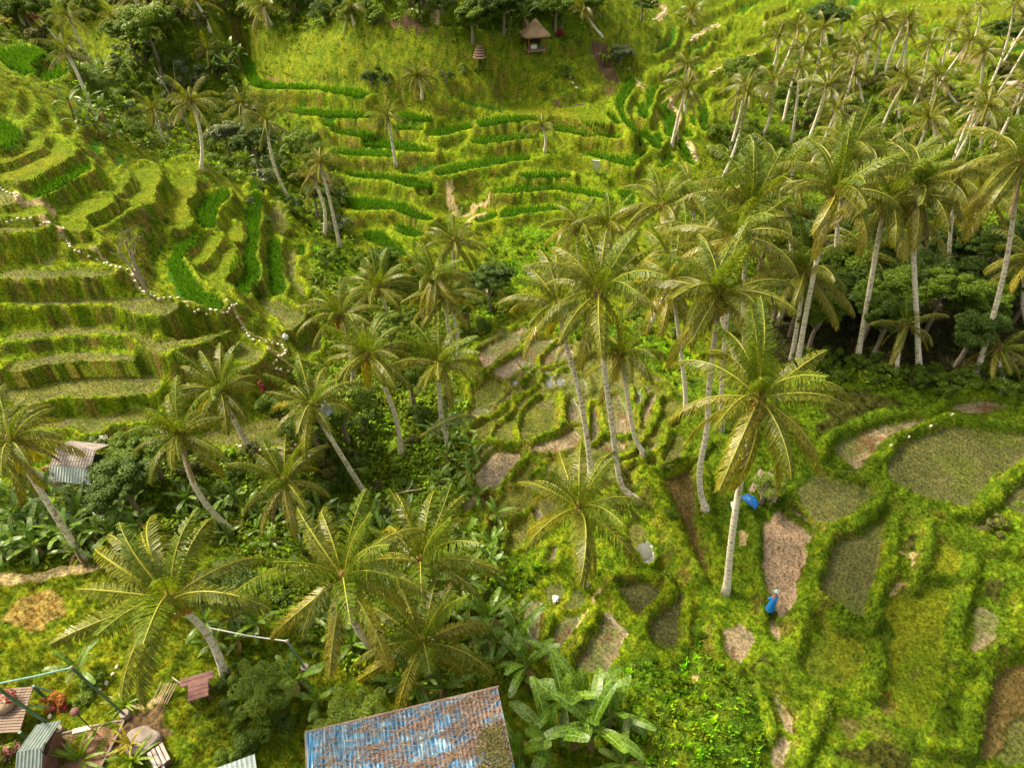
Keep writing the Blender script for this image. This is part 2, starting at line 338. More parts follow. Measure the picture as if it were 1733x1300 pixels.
# trodden mud banks between the lower paddies
RIDGES = """B4 .42 .40 380,500 450,410 600,310 750,250 850,210 1000,190 1150,180 1300,110 1500,90 1650,120
B4 .42 .45 740,600 760,540 850,430 950,350 1100,290 1200,240 1350,232 1721,258
B4 .40 .45 780,600 790,660 850,720 950,780 1080,825 1250,860 1400,860 1530,780 1640,640 1721,560 1850,500
B4 .45 .45 840,720 780,800 650,915 500,960 440,1020 400,1200 340,1330
B4 .45 .50 850,720 1000,860 1150,940 1300,1020 1500,1090 1721,1130
B4 .25 .30 400,560 560,605 740,625
B4 .22 .25 200,820 290,885 400,955
B4 .35 .35 940,850 900,900 890,1040 860,1200 830,1320
B4 .35 .40 1060,880 1120,1000 1090,1150 1040,1300
B4 .30 .35 -20,900 10,1000 -10,1150 10,1350 60,1500
D4 .45 .45 370,0 330,200 440,240 560,320 710,390
D4 .45 .45 330,200 250,420 200,560 240,660 300,740 400,800 480,830 620,850 760,760 790,620 790,480
D4 .40 .45 620,850 720,900 850,1040 950,1120 1100,1160 1250,1170 1370,1190
D4 .38 .40 730,380 780,250 830,100 890,0
D4 .35 .40 1290,540 1310,350 1360,200 1400,80 1420,-60
D4 .45 .50 1300,590 1400,620 1530,580 1640,500 1721,440
D4 .40 .50 1380,1190 1420,1000 1470,800 1500,650
D4 .38 .40 430,860 400,1000 330,1120 270,1240
D4 .35 .40 60,640 160,720 230,800 320,900 320,1020
D4 .30 .30 20,760 60,900 110,1040
D3 .35 .40 650,60 690,180 760,270 845,360 900,300 1000,200 1075,135 1060,60 900,20 720,40 650,60
D3 .32 .40 860,370 865,440 940,530 1050,600
D3 .35 .40 560,290 500,430 400,570 330,700
D3 .30 .35 260,290 240,440 190,560
D3 .30 .30 1180,200 1160,400 1120,560 1060,590
D3 .35 .35 1350,420 1340,500 1400,600 1480,640
B3 .70 .55 880,640 980,760 1050,950 1130,1140 1210,1260
B3 .50 .45 1260,560 1290,700 1290,860 1320,1000 1400,1200
B3 .30 .35 1000,600 1120,560 1240,480 1300,420
M1 .22 .30 210,395 300,315 430,235 500,170 540,120 700,120
M1 .22 .30 440,470 560,375 560,310 640,230 710,165 800,160
M1 .20 .28 110,500 180,410 140,390 110,300
M1 .22 .30 70,790 240,690 330,620 400,560 520,510 600,440
M1 .20 .28 210,900 230,800 340,725 390,640 390,600 440,560
M1 .24 .35 430,925 395,850 400,780 470,640 560,560
M1 .26 .38 60,965 200,915 300,935 440,930 560,910 680,840 780,785
M1 .26 .38 465,940 445,1080 330,1230 280,1290
M1 .20 .28 465,1010 580,1030 580,1100 500,1170
M1 .40 .55 720,560 745,680 745,790
M1 .24 .32 890,970 930,880 930,700 960,615 1010,610 1030,720 1060,840
M1 .22 .30 860,985 1000,925 1050,855 1230,885 1310,760 1340,600
M1 .22 .30 1260,530 1250,640 1300,675 1345,600 1330,520
M1 .30 .35 1340,470 1500,490 1560,575 1733,605
M1 .28 .38 1460,590 1430,760 1330,900 1240,1010 1170,1025
M1 .35 .42 1500,790 1490,900 1400,1030 1200,1095
M1 .28 .38 1640,640 1560,730 1500,790 1480,860
M1 .20 .28 590,380 700,350 780,300
M1 .20 .28 590,430 700,390 860,370
M2 .24 .30 320,690 330,560 400,500 500,450
M2 .22 .30 160,700 200,580 180,470 300,340
M2 .24 .30 560,330 600,150 640,60"""
RH = np.zeros(X.shape)
def poly_world(px, z):
    return np.array([at(u, v, z)[:2] for u, v in px])
def sd_poly(px, py, poly):
    """signed distance (inside negative)"""
    inside = np.zeros(px.shape, bool); d2 = np.full(px.shape, 1e9); m = len(poly)
    for a in range(m):
        x0, y0 = poly[a]; x1, y1 = poly[(a+1)%m]
        ex, ey = x1-x0, y1-y0; L = ex*ex+ey*ey+1e-12
        t = np.clip(((px-x0)*ex+(py-y0)*ey)/L, 0, 1)
        d2 = np.minimum(d2, (px-x0-t*ex)**2+(py-y0-t*ey)**2)
        c = ((y0 > py) != (y1 > py)) & (px < (x1-x0)*(py-y0)/((y1-y0) if y1 != y0 else 1e-12)+x0)
        inside ^= c
    return np.where(inside, -1, 1)*np.sqrt(d2)
def smooth_poly(p, it=2):
    p = np.array(p, float)
    for _ in range(it):
        q = np.roll(p, -1, 0); p = np.stack([.78*p+.22*q, .22*p+.78*q], 1).reshape(-1, 2)
    return p
def base_ray(u, v):
    d = ray(u, v); t = np.linspace(12, 330, 1500); pts = CAM+d*t[:,None]
    h = base_h(pts[:,0], pts[:,1]); k = np.argmax(pts[:,2] < h)
    if k == 0: k = len(t)-1
    return pts[k]
fields = []
for ln in FIELDS.strip().splitlines():
    k, c, s = ln.split(' ', 2); px = pxs(c, s)
    cu = np.mean([a for a, b in px]); hs = [base_ray(u, v)[2] for u, v in px]
    z = float(np.median(hs)*.5+np.mean(hs)*.5)-{'B4':.55,'D4':.7,'D3':.6,'B3':.6,'M1':.15,'M2':.2}.get(c, 0)
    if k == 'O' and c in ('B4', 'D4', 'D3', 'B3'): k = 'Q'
    fields.append((k, smooth_poly(poly_world(px, z)), z))
# hillsides between the traced paddies: narrow contour terraces following the slope
TZ = [('0,120 90,185 200,250 330,320 430,325 500,390 525,500 490,620 450,745 250,745 0,760', .80, 1), ('470,165 640,170 960,158 1050,105 1190,280 1060,360 940,385 800,385 690,435 600,390 575,300 520,210', 1.0, 2), ('1080,60 1240,-30 1850,-40 1850,125 1350,118 1200,200 1100,160', .75, 3), ('640,50 1000,60 1080,95 1030,120 960,100 900,100 760,90', 1.6, 4)]
TMASK = np.zeros(X.shape); TSTEP = np.full(X.shape, 1.0); TREG = np.zeros(X.shape, int)
for s_, st_, id_ in TZ:
    pg = smooth_poly(np.array([base_ray(u, v)[:2] for u, v in pxs('W', s_)]), 1); d_ = sd_poly(X, Y, pg); TMASK = np.maximum(TMASK, np.clip(-d_/1.5, 0, 1)); TSTEP[d_ < 0] = st_; TREG[d_ < 0] = id_
hb_ = BASE+(fbm(X, Y, .10, 31, 3)-.5)*1.5+(fbm(X, Y, .45, 33, 2)-.5)*.5
lev = np.floor(hb_/TSTEP); fr = hb_/TSTEP-lev; ss = np.clip((fr-.60)/.36, 0, 1); ss = ss*ss*(3-2*ss)
TER = TSTEP*(lev+ss)+(BASE-hb_)*.0; TER = TER-(hb_-BASE); TLIP = np.where(fr < .22, np.sin(np.clip(fr/.22, 0, 1)*math.pi), 0)*.16
BASET = BASE*(1-TMASK)+(TER+TLIP)*TMASK
WSUM = np.full(X.shape, 1/1.1**3.0); HSUM = BASET*WSUM
SDN = np.full(X.shape, 50.0); ZN = np.full(X.shape, -99.0); FID = np.full(X.shape, -1, np.int32); RNG = np.sqrt(X**2+Y**2+(CAMZ-BASE)**2)
def idx_range(poly, pad):
    x0, y0 = poly.min(0)-pad; x1, y1 = poly.max(0)+pad
    j0 = max(np.searchsorted(GY, y0)-1, 0); j1 = min(np.searchsorted(GY, y1)+1, NJ)
    if j1-j0 < 2: return None
    hw = HW[j0:j1]; i0 = max(int(((min(x0/hw.min(), x0/hw.max())+1)/2)*(NI-1))-1, 0); i1 = min(int(((max(x1/hw.min(), x1/hw.max())+1)/2)*(NI-1))+2, NI)
    if i1-i0 < 2: return None
    return slice(j0, j1), slice(i0, i1)
WOBX = (fbm(X, Y, 1.1, 5, 2)-.5)*.5; WOBY = (fbm(X, Y, 1.1, 9, 2)-.5)*.5
for fi, (k, poly, z) in enumerate(fields):
    r = idx_range(poly, 3.2)
    if r is None: continue
    sd = sd_poly(X[r]+WOBX[r], Y[r]+WOBY[r], poly)
    near = sd < 3.0
    w = np.where(near, 1/np.maximum(sd, .04)**3.0, 0)
    WSUM[r] += w; HSUM[r] += w*z
    b = np.where((sd < 0) & (SDN[r] < 0), z > ZN[r], sd < SDN[r]); ZN[r] = np.where(b & (sd < 0), z, ZN[r])
    SDN[r] = np.where(b, sd, SDN[r]); FID[r] = np.where(b & near, fi, FID[r])
FZ = np.array([f[2] for f in fields]+[0.0]); FK = np.array([f[0] for f in fields]+['-'])
H = HSUM/WSUM
SDN = SDN-.03-.0006*RNG; inside = SDN < 0
H = np.where(inside, FZ[FID], H)
# bund: raised lip on the downhill side of a paddy
up = np.clip((FZ[FID]+.55-BASE)/.5, 0, 1)
bw = .22+.0016*RNG
nearf = (FID >= 0)
lip = np.where(nearf & ~inside, .42*np.exp(-((SDN-bw)/bw)**2)*(.25+.75*up), 0)
rough = fbm(X, Y, .5, 3, 5)-.5; rough2 = fbm(X, Y, 2.6, 23, 3)-.5
H = H+lip+np.where(inside, rough2*.03, (rough*.7+rough2*.25)*np.clip(SDN, 0, 1.5)/1.5+rough2*.08)
for ln in RIDGES.splitlines():
    c_, w_, h_, s_ = ln.split(' ', 3); w_ = float(w_)*(.8 if c_[0] == 'M' else 1); h_ = float(h_); q_ = np.array([base_ray(u, v)[:2] for u, v in pxs(c_, s_)]); m_ = len(q_); tt = np.linspace(0, m_-1, m_*6); i_ = np.minimum(tt.astype(int), m_-2); f_ = (tt-i_)[:,None]
    pw = q_[i_]*(1-f_)+q_[i_+1]*f_; pw[1:-1] = (pw[:-2]+pw[1:-1]*2+pw[2:])/4; pw[1:-1] = (pw[:-2]+pw[1:-1]*2+pw[2:])/4
    for a_, b_ in zip(pw[:-1], pw[1:]):
        r = idx_range(np.array([a_, b_]), 1.6)
        if r is None: continue
        e = b_-a_; t_ = np.clip(((X[r]+WOBX[r]*.5-a_[0])*e[0]+(Y[r]+WOBY[r]*.5-a_[1])*e[1])/(e@e+1e-9), 0, 1); dd = np.hypot(X[r]+WOBX[r]*.5-a_[0]-t_*e[0], Y[r]+WOBY[r]*.5-a_[1]-t_*e[1])
        RH[r] = np.maximum(RH[r], h_*(1.35 if c_[0] in 'BD' else .95)*np.exp(-(dd/w_)**4)*(.8+.4*rough2[r]+.2))
H = np.maximum(H, np.where(RH > .02, np.where(inside, H, np.minimum(H, BASE+.1))+RH, H))
RM = RH > .12
# ------------------------------------------------------------------ ground cover classes and surface colours
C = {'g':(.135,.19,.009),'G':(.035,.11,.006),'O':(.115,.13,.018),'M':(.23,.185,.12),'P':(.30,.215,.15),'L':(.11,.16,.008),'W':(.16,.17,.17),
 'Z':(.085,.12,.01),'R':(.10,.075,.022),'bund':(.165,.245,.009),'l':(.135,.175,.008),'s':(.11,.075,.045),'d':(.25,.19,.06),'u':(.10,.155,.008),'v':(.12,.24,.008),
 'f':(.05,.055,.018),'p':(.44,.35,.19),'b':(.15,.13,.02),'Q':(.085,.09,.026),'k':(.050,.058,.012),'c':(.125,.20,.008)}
KEYS = list(C); PAL = np.array([C[k] for k in KEYS])
CLS = np.full(X.shape, KEYS.index('g'))
SOFT = {}
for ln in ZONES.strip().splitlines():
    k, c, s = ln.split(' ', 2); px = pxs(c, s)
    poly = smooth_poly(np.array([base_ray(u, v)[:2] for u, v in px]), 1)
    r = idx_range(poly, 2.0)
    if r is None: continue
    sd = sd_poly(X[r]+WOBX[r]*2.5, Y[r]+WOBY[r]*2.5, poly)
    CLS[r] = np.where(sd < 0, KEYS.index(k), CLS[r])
tcell = vnoise(X*.13+lev*7.3, Y*.13+lev*3.1, 91)
tm = (TMASK > .5) & np.isin(CLS, [KEYS.index('g'), KEYS.index('d')]) & (SDN > .3)
CLS = np.where(tm & (fr < .26), KEYS.index('bund'), CLS)
CLS = np.where(tm & (fr >= .26) & (fr < .62) & (tcell > .62), KEYS.index('G'), CLS)
CLS = np.where(tm & (fr >= .26) & (fr < .62) & (tcell < .36) & (TREG == 1), KEYS.index('O'), CLS)
CLS = np.where(tm & (fr >= .26) & (fr < .62) & (tcell >= .36) & (tcell <= .62), KEYS.index('L'), CLS)
for c_, w_, s_ in PATHS:
    pw = np.array([base_ray(u, v)[:2] for u, v in pxs(c_, s_)])
    for a_, b_ in zip(pw[:-1], pw[1:]):
        r = idx_range(np.array([a_, b_]), 1.0)
        if r is None: continue
        e = b_-a_; t_ = np.clip(((X[r]-a_[0])*e[0]+(Y[r]-a_[1])*e[1])/(e@e+1e-9), 0, 1); dd = np.hypot(X[r]-a_[0]-t_*e[0], Y[r]-a_[1]-t_*e[1])
        PM[r] |= dd < w_*(.7+.6*vnoise(X[r]*2, Y[r]*2, 3))
bundmask = nearf & ~inside & (CLS != KEYS.index('O')) & (SDN < bw*2.1) & (CLS != KEYS.index('p'))
CLS = np.where(bundmask & (rough2 > -.3), KEYS.index('bund'), CLS)
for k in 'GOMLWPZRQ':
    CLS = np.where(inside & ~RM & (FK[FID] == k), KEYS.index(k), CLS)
# slope: steep banks show dry earth and straw between the grass
gz = np.gradient(H, axis=0)/np.maximum(np.gradient(Y, axis=0), 1e-3); gx = np.gradient(H, axis=1)/np.maximum(np.gradient(X, axis=1), 1e-3)
slope = np.sqrt(gz**2+gx**2)
CLS = np.where(RM, KEYS.index('bund'), CLS)
CLS = np.where(PM & ~inside, KEYS.index('p'), CLS)
steep = (slope > 1.1) & np.isin(CLS, [KEYS.index(k) for k in 'GOMLPZRQ']); CLS = np.where(steep, KEYS.index('b'), CLS)
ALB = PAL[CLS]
n1 = fbm(X, Y, .35, 41, 4); n2 = fbm(X, Y, 1.4, 51, 4); n3 = fbm(X, Y, .12, 61, 3)
def mixc(A, B, w): return A*(1-w[...,None])+np.array(B)*w[...,None]
isg = np.isin(CLS, [KEYS.index(k) for k in 'glvc']) | (CLS == KEYS.index('bund'))
wdry = np.clip((slope-.75)*1.1, 0, 1)*np.clip((n2-.44)*6, 0, 1)*isg
ALB = mixc(ALB, (.18,.125,.04), wdry*.85)
ALB = mixc(ALB, (.175,.18,.012), np.clip((n1-.50)*6, 0, .25)*isg)
n4 = fbm(X, Y, 3.5, 81, 3); ALB = mixc(ALB, (.05,.11,.006), np.clip((n4-.5)*9, 0, .6)*isg); ALB = mixc(ALB, (.22,.23,.012), np.clip((.40-n4)*9, 0, .35)*isg)
isf = np.isin(CLS, [KEYS.index(k) for k in 'OMZPQ'])
ALB = mixc(ALB, (.075,.10,.012), np.clip((n1-.5)*7, 0, .8)*np.isin(CLS, [KEYS.index(k) for k in 'OMQ']))
ALB = mixc(ALB, (.10,.165,.008), np.clip((n4-.40)*7, 0, .85)*(CLS == KEYS.index('b')))
ALB = mixc(ALB, (.14,.12,.06), np.clip((.43-n2)*7, 0, .5)*(CLS == KEYS.index('O')))
ALB = mixc(ALB, (.15,.165,.010), np.clip((n1-.5)*8, 0, .6)*np.isin(CLS, [KEYS.index(k) for k in 'LZ']))
ALB = mixc(ALB, (.10,.075,.04), np.clip((.42-n1)*8, 0, .9)*(CLS == KEYS.index('L'))*(Y < 30))
ALB = mixc(ALB, (.13,.07,.03), np.clip((n2-.6)*8, 0, .8)*(CLS == KEYS.index('M')))
ALB = mixc(ALB, (.060,.115,.006), (.35+np.clip((n1-.45)*4, 0, .45))*isg*np.clip((X-7)/6, 0, 1)*(Y < 34))  # near right banks: darker plants, with cloud shade put into the colour
ALB *= (.65+.7*fbm(X, Y, 6.0, 71, 2))[...,None]
WET = np.where(np.isin(CLS, [KEYS.index(k) for k in 'MP']), .75, 0)+np.where(CLS == KEYS.index('O'), .25, 0)+np.where(CLS == KEYS.index('Q'), .45, 0)+np.where(CLS == KEYS.index('W'), 1, 0)+np.where(CLS == KEYS.index('R'), .3, 0)
def gi(x, y):
    y = np.asarray(y, float); x = np.asarray(x, float)
    j = np.clip((np.arctan(y/31)-PHI[0])/(PHI[1]-PHI[0]), 0, NJ-1.001)
    hw = np.interp(y, GY, HW)
    i = np.clip((x/hw+1)/2*(NI-1), 0, NI-1.001)
    return j, i
def hgt(x, y):
    j, i = gi(x, y); j0 = j.astype(int); i0 = i.astype(int); a = j-j0; b = i-i0
    return (H[j0,i0]*(1-b)+H[j0,i0+1]*b)*(1-a)+(H[j0+1,i0]*(1-b)+H[j0+1,i0+1]*b)*a
_T = np.linspace(14, 330, 2600)
def G(u, v):
    """ground point seen at a photo pixel"""
    d = ray(u, v); pts = CAM+d*_T[:,None]; h = hgt(pts[:,0], pts[:,1]); k = int(np.argmax(pts[:,2] < h))
    if k == 0: k = len(_T)-1
    a = pts[k-1][2]-h[k-1]; b = h[k]-pts[k][2]; f = a/(a+b+1e-9)
    p = pts[k-1]*(1-f)+pts[k]*f; p[2] = float(hgt(p[0], p[1])); return p
# ------------------------------------------------------------------ object helpers
def link(o, parent=None):
    COL.objects.link(o)
    if parent is not None: o.parent = parent
    return o
def props(o, label=None, cat=None, group=None, kind=None):
    if label: o['label'] = label
    if cat: o['category'] = cat
    if group: o['group'] = group
    if kind: o['kind'] = kind
    return o
def empty(name, loc, rz=0.0):
    o = bpy.data.objects.new(name, None); o.location = Vector([float(c) for c in loc]); o.rotation_euler = (0, 0, rz); o.empty_display_size = .2
    return link(o)
class MB:
    """polygon collector: quads / tris with a material index and an optional 0..1 value per vertex"""
    def __init__(s): s.v = []; s.f = []; s.m = []; s.t = []; s.n = 0
    def add(s, v, f, m=0, t=0.0):
        v = np.asarray(v, float); b = s.n; s.v.append(v); s.n += len(v)
        tt = np.asarray(t, float); s.t.append(np.full(len(v), float(tt)) if tt.ndim == 0 else tt)
        for q in f: s.f.append(tuple(int(i)+b for i in q)); s.m.append(m)
    def box(s, c, d, m=0, R=None, t=0.0):
        c = np.asarray(c, float); d = np.asarray(d, float)/2
        v = np.array([[x, y, z] for x in (-1, 1) for y in (-1, 1) for z in (-1, 1)])*d
        if R is not None: v = v@np.asarray(R).T
        s.add(v+c, [(0,1,3,2),(4,6,7,5),(0,4,5,1),(2,3,7,6),(0,2,6,4),(1,5,7,3)], m, t)
    def tube(s, pts, r, n=8, m=0, cap=True, t=0.0):
        pts = np.asarray(pts, float); k = len(pts); r = np.full(k, float(r)) if np.ndim(r) == 0 else np.asarray(r, float)
        T = np.gradient(pts, axis=0); T /= np.linalg.norm(T, axis=1)[:,None]+1e-12
        a = np.array([1.0, 0, 0]) if abs(T[0][0]) < .8 else np.array([0, 1.0, 0]); vs = []; ang = np.arange(n)*2*np.pi/n
        tt = []
        for q in range(k):
            e1 = np.cross(T[q], a); e1 /= np.linalg.norm(e1)+1e-12; e2 = np.cross(T[q], e1)
            vs.append(pts[q]+r[q]*(np.cos(ang)[:,None]*e1+np.sin(ang)[:,None]*e2)); tt += [q/(k-1)]*n
        f = []
        for q in range(k-1):
            for i in range(n):
                j = (i+1)%n; f.append((q*n+i, q*n+j, (q+1)*n+j, (q+1)*n+i))
        if cap: f.append(tuple(range(n))[::-1]); f.append(tuple((k-1)*n+i for i in range(n)))
        s.add(np.concatenate(vs), f, m, np.array(tt) if t == 'u' else t)
    def ball(s, c, r, m=0, nu=8, nv=6, t=0.0):
        c = np.asarray(c, float); r = np.ones(3)*r if np.ndim(r) == 0 else np.asarray(r, float); v = [c+r*[0, 0, 1]]
        for a in range(1, nv):
            for b in range(nu):
                th = math.pi*a/nv; ph = 2*math.pi*b/nu; v.append(c+r*[math.sin(th)*math.cos(ph), math.sin(th)*math.sin(ph), math.cos(th)])
        v.append(c-r*[0, 0, 1]); f = []; L = len(v)-1
        for b in range(nu):
            f.append((0, 1+b, 1+(b+1)%nu)); f.append((L, L-nu+(b+1)%nu, L-nu+b))
        for a in range(nv-2):
            for b in range(nu):
                p = 1+a*nu; f.append((p+b, p+nu+b, p+nu+(b+1)%nu, p+(b+1)%nu))
        s.add(v, f, m, t)
    def mesh(s, name, mats, smooth=False):
        me = bpy.data.meshes.new(name); V = np.concatenate(s.v)
        me.from_pydata(V.tolist(), [], s.f)
        for m in mats: me.materials.append(m)
        me.polygons.foreach_set('material_index', np.array(s.m, np.int32))
        if smooth: me.polygons.foreach_set('use_smooth', np.ones(len(s.f), bool))
        a = me.attributes.new('tv', 'FLOAT', 'POINT'); a.data.foreach_set('value', np.concatenate(s.t).astype(np.float32))
        me.update(); return me
    def obj(s, name, mats, parent=None, smooth=False):
        if not isinstance(mats, (list, tuple)): mats = [mats]
        return link(bpy.data.objects.new(name, s.mesh(name, mats, smooth)), parent)
def quads_mesh(name, V, mats, tv=None, mi=None):
    """V (n,4,3) -> mesh of n separate quads"""
    n = len(V); me = bpy.data.meshes.new(name); me.vertices.add(n*4); me.vertices.foreach_set('co', V.reshape(-1).astype(np.float32))
    me.loops.add(n*4); me.loops.foreach_set('vertex_index', np.arange(n*4, dtype=np.int32)); me.polygons.add(n)
    me.polygons.foreach_set('loop_start', np.arange(n, dtype=np.int32)*4)
    for m in mats: me.materials.append(m)
    if mi is not None: me.polygons.foreach_set('material_index', np.asarray(mi, np.int32))
    a = me.attributes.new('tv', 'FLOAT', 'POINT')
    if tv is not None: a.data.foreach_set('value', np.asarray(tv, np.float32).reshape(-1))
    me.update(); me.validate(); return me
# ------------------------------------------------------------------ materials
def newmat(name):
    m = bpy.data.materials.new(name); m.use_nodes = True; nt = m.node_tree; nt.nodes.clear(); return m, nt
def N(nt, t, **k):
    n = nt.nodes.new(t)
    for a, b in k.items():
        if a.startswith('i_'):
            key = a[2:]; key = int(key) if key.isdigit() else key.replace('_', ' ')
            n.inputs[key].default_value = b
        else: setattr(n, a, b)
    return n
def mixrgb(nt, blend, fac, a, b):
    n = N(nt, 'ShaderNodeMix', data_type='RGBA', blend_type=blend); n.clamp_factor = True
    for sock, val in ((0, fac), (6, a), (7, b)):
        if hasattr(val, 'is_output'): nt.links.new(val, n.inputs[sock])
        else: n.inputs[sock].default_value = val if sock == 0 else (tuple(val)+(1,))[:4]
    return n.outputs[2]
def mathn(nt, op, a, b=0.0):
    n = N(nt, 'ShaderNodeMath', operation=op)
    for i, val in ((0, a), (1, b)):
        if hasattr(val, 'is_output'): nt.links.new(val, n.inputs[i])
        else: n.inputs[i].default_value = val
    return n.outputs[0]
def ramp(nt, fac, stops):
    r = N(nt, 'ShaderNodeValToRGB'); nt.links.new(fac, r.inputs[0]); e = r.color_ramp.elements
    e[0].position, e[0].color = stops[0][0], (*stops[0][1], 1); e[1].position, e[1].color = stops[-1][0], (*stops[-1][1], 1)
    for p, c in stops[1:-1]:
        x = e.new(p); x.color = (*c, 1)
    return r.outputs[0]
def out(nt, sh):
    o = N(nt, 'ShaderNodeOutputMaterial'); nt.links.new(sh, o.inputs[0])
def leafmat(name, c0, c1, tip=None, rough=.45, trans=.35, spec=.4, inst=False, tm=(1.4, 1.3, .4)):
    """foliage: colour varies per leaf (tv), per object and, for ground cover, with the plant's own tint"""
    m, nt = newmat(name); a = N(nt, 'ShaderNodeAttribute', attribute_name='tv'); oi = N(nt, 'ShaderNodeObjectInfo')
    nz = N(nt, 'ShaderNodeTexNoise'); nz.inputs['Scale'].default_value = .55; g = N(nt, 'ShaderNodeNewGeometry'); nt.links.new(g.outputs['Position'], nz.inputs['Vector'])
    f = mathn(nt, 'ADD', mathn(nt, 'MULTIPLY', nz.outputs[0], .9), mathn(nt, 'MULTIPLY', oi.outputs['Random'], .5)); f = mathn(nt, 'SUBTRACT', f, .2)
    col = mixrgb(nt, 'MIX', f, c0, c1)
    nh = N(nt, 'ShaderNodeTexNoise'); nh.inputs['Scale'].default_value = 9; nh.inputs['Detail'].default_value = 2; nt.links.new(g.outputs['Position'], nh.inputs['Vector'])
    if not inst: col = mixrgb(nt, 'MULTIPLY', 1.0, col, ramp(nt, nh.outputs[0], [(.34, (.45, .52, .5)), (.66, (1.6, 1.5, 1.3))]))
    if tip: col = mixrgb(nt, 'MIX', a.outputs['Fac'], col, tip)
    if inst:
        ia = N(nt, 'ShaderNodeAttribute', attribute_name='col', attribute_type='INSTANCER')
        col = mixrgb(nt, 'MULTIPLY', .0, ia.outputs['Color'], (1, 1, 1))
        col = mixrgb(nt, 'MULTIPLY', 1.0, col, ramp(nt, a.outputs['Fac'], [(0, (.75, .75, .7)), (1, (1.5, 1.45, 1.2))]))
    b = N(nt, 'ShaderNodeBsdfPrincipled'); b.inputs['Roughness'].default_value = rough; b.inputs['Specular IOR Level'].default_value = spec
    nt.links.new(col, b.inputs['Base Color'])
    t = N(nt, 'ShaderNodeBsdfTranslucent'); tc = mixrgb(nt, 'MULTIPLY', 1.0, col, tm); nt.links.new(tc, t.inputs['Color'])
    mx = N(nt, 'ShaderNodeMixShader'); mx.inputs[0].default_value = trans; nt.links.new(b.outputs[0], mx.inputs[1]); nt.links.new(t.outputs[0], mx.inputs[2])
    out(nt, mx.outputs[0]); return m
def plain(name, c0, c1=None, scale=3.0, rough=.7, spec=.3, bump=.0, metal=0.0, obj=False, stretch=(1,1,1), detail=5, lo=.35, hi=.65):
    m, nt = newmat(name); c1 = c1 or tuple(x*.7 for x in c0)
    tc = N(nt, 'ShaderNodeTexCoord'); mp = N(nt, 'ShaderNodeMapping'); mp.inputs['Scale'].default_value = stretch
    nt.links.new(tc.outputs['Object'], mp.inputs[0]); nz = N(nt, 'ShaderNodeTexNoise'); nz.inputs['Scale'].default_value = scale; nz.inputs['Detail'].default_value = detail
    nt.links.new(mp.outputs[0], nz.inputs['Vector']); col = ramp(nt, nz.outputs[0], [(lo, c0), (hi, c1)])
    b = N(nt, 'ShaderNodeBsdfPrincipled'); b.inputs['Roughness'].default_value = rough; b.inputs['Specular IOR Level'].default_value = spec; b.inputs['Metallic'].default_value = metal
    nt.links.new(col, b.inputs['Base Color'])
    if bump:
        bp = N(nt, 'ShaderNodeBump'); bp.inputs['Strength'].default_value = bump; bp.inputs['Distance'].default_value = .03; nt.links.new(nz.outputs[0], bp.inputs['Height']); nt.links.new(bp.outputs[0], b.inputs['Normal'])
    out(nt, b.outputs[0]); return m
M = {}
# terrain: surface colours and painted cloud shade stored per vertex, broken up by fine noise
m, nt = newmat('ground'); at_ = N(nt, 'ShaderNodeAttribute', attribute_name='alb'); wt = N(nt, 'ShaderNodeAttribute', attribute_name='wet'); gm = N(nt, 'ShaderNodeNewGeometry')
n_a = N(nt, 'ShaderNodeTexNoise'); n_a.inputs['Scale'].default_value = 8; n_a.inputs['Detail'].default_value = 6; nt.links.new(gm.outputs['Position'], n_a.inputs['Vector'])
n_b = N(nt, 'ShaderNodeTexNoise'); n_b.inputs['Scale'].default_value = 1.3; n_b.inputs['Detail'].default_value = 5; nt.links.new(gm.outputs['Position'], n_b.inputs['Vector'])
c = mixrgb(nt, 'MULTIPLY', 1.0, at_.outputs['Color'], ramp(nt, n_a.outputs[0], [(.3, (.42, .42, .38)), (.7, (1.6, 1.55, 1.4))]))
c = mixrgb(nt, 'MULTIPLY', 1.0, c, ramp(nt, n_b.outputs[0], [(.3, (.8, .85, .8)), (.7, (1.2, 1.12, 1.1))]))
b = N(nt, 'ShaderNodeBsdfPrincipled'); nt.links.new(c, b.inputs['Base Color'])
nt.links.new(mathn(nt, 'SUBTRACT', .9, mathn(nt, 'MULTIPLY', wt.outputs['Fac'], .72)), b.inputs['Roughness']); nt.links.new(mathn(nt, 'ADD', .05, mathn(nt, 'MULTIPLY', wt.outputs['Fac'], .5)), b.inputs['Specular IOR Level'])
bp = N(nt, 'ShaderNodeBump'); bp.inputs['Distance'].default_value = .12; nt.links.new(mathn(nt, 'SUBTRACT', .8, mathn(nt, 'MULTIPLY', wt.outputs['Fac'], .72)), bp.inputs['Strength']); nt.links.new(n_a.outputs[0], bp.inputs['Height']); nt.links.new(bp.outputs[0], b.inputs['Normal'])
out(nt, b.outputs[0]); M['ground'] = m
m, nt = newmat('water'); b = N(nt, 'ShaderNodeBsdfPrincipled'); b.inputs['Base Color'].default_value = (.13,.14,.12,1); b.inputs['Roughness'].default_value = .04; b.inputs['Specular IOR Level'].default_value = 1.0; b.inputs['IOR'].default_value = 1.6
nz = N(nt, 'ShaderNodeTexNoise'); nz.inputs['Scale'].default_value = 6; bp = N(nt, 'ShaderNodeBump'); bp.inputs['Strength'].default_value = .25; bp.inputs['Distance'].default_value = .05; nt.links.new(nz.outputs[0], bp.inputs['Height']); nt.links.new(bp.outputs[0], b.inputs['Normal']); out(nt, b.outputs[0]); M['water'] = m
M['tuft'] = leafmat('grass_blades', (.1,.16,.01), (.1,.16,.01), inst=True, trans=.35, rough=.7, spec=.08)
M['cover'] = leafmat('cover_leaves', (.1,.16,.01), (.1,.16,.01), inst=True, trans=.3, rough=.5, spec=.18)
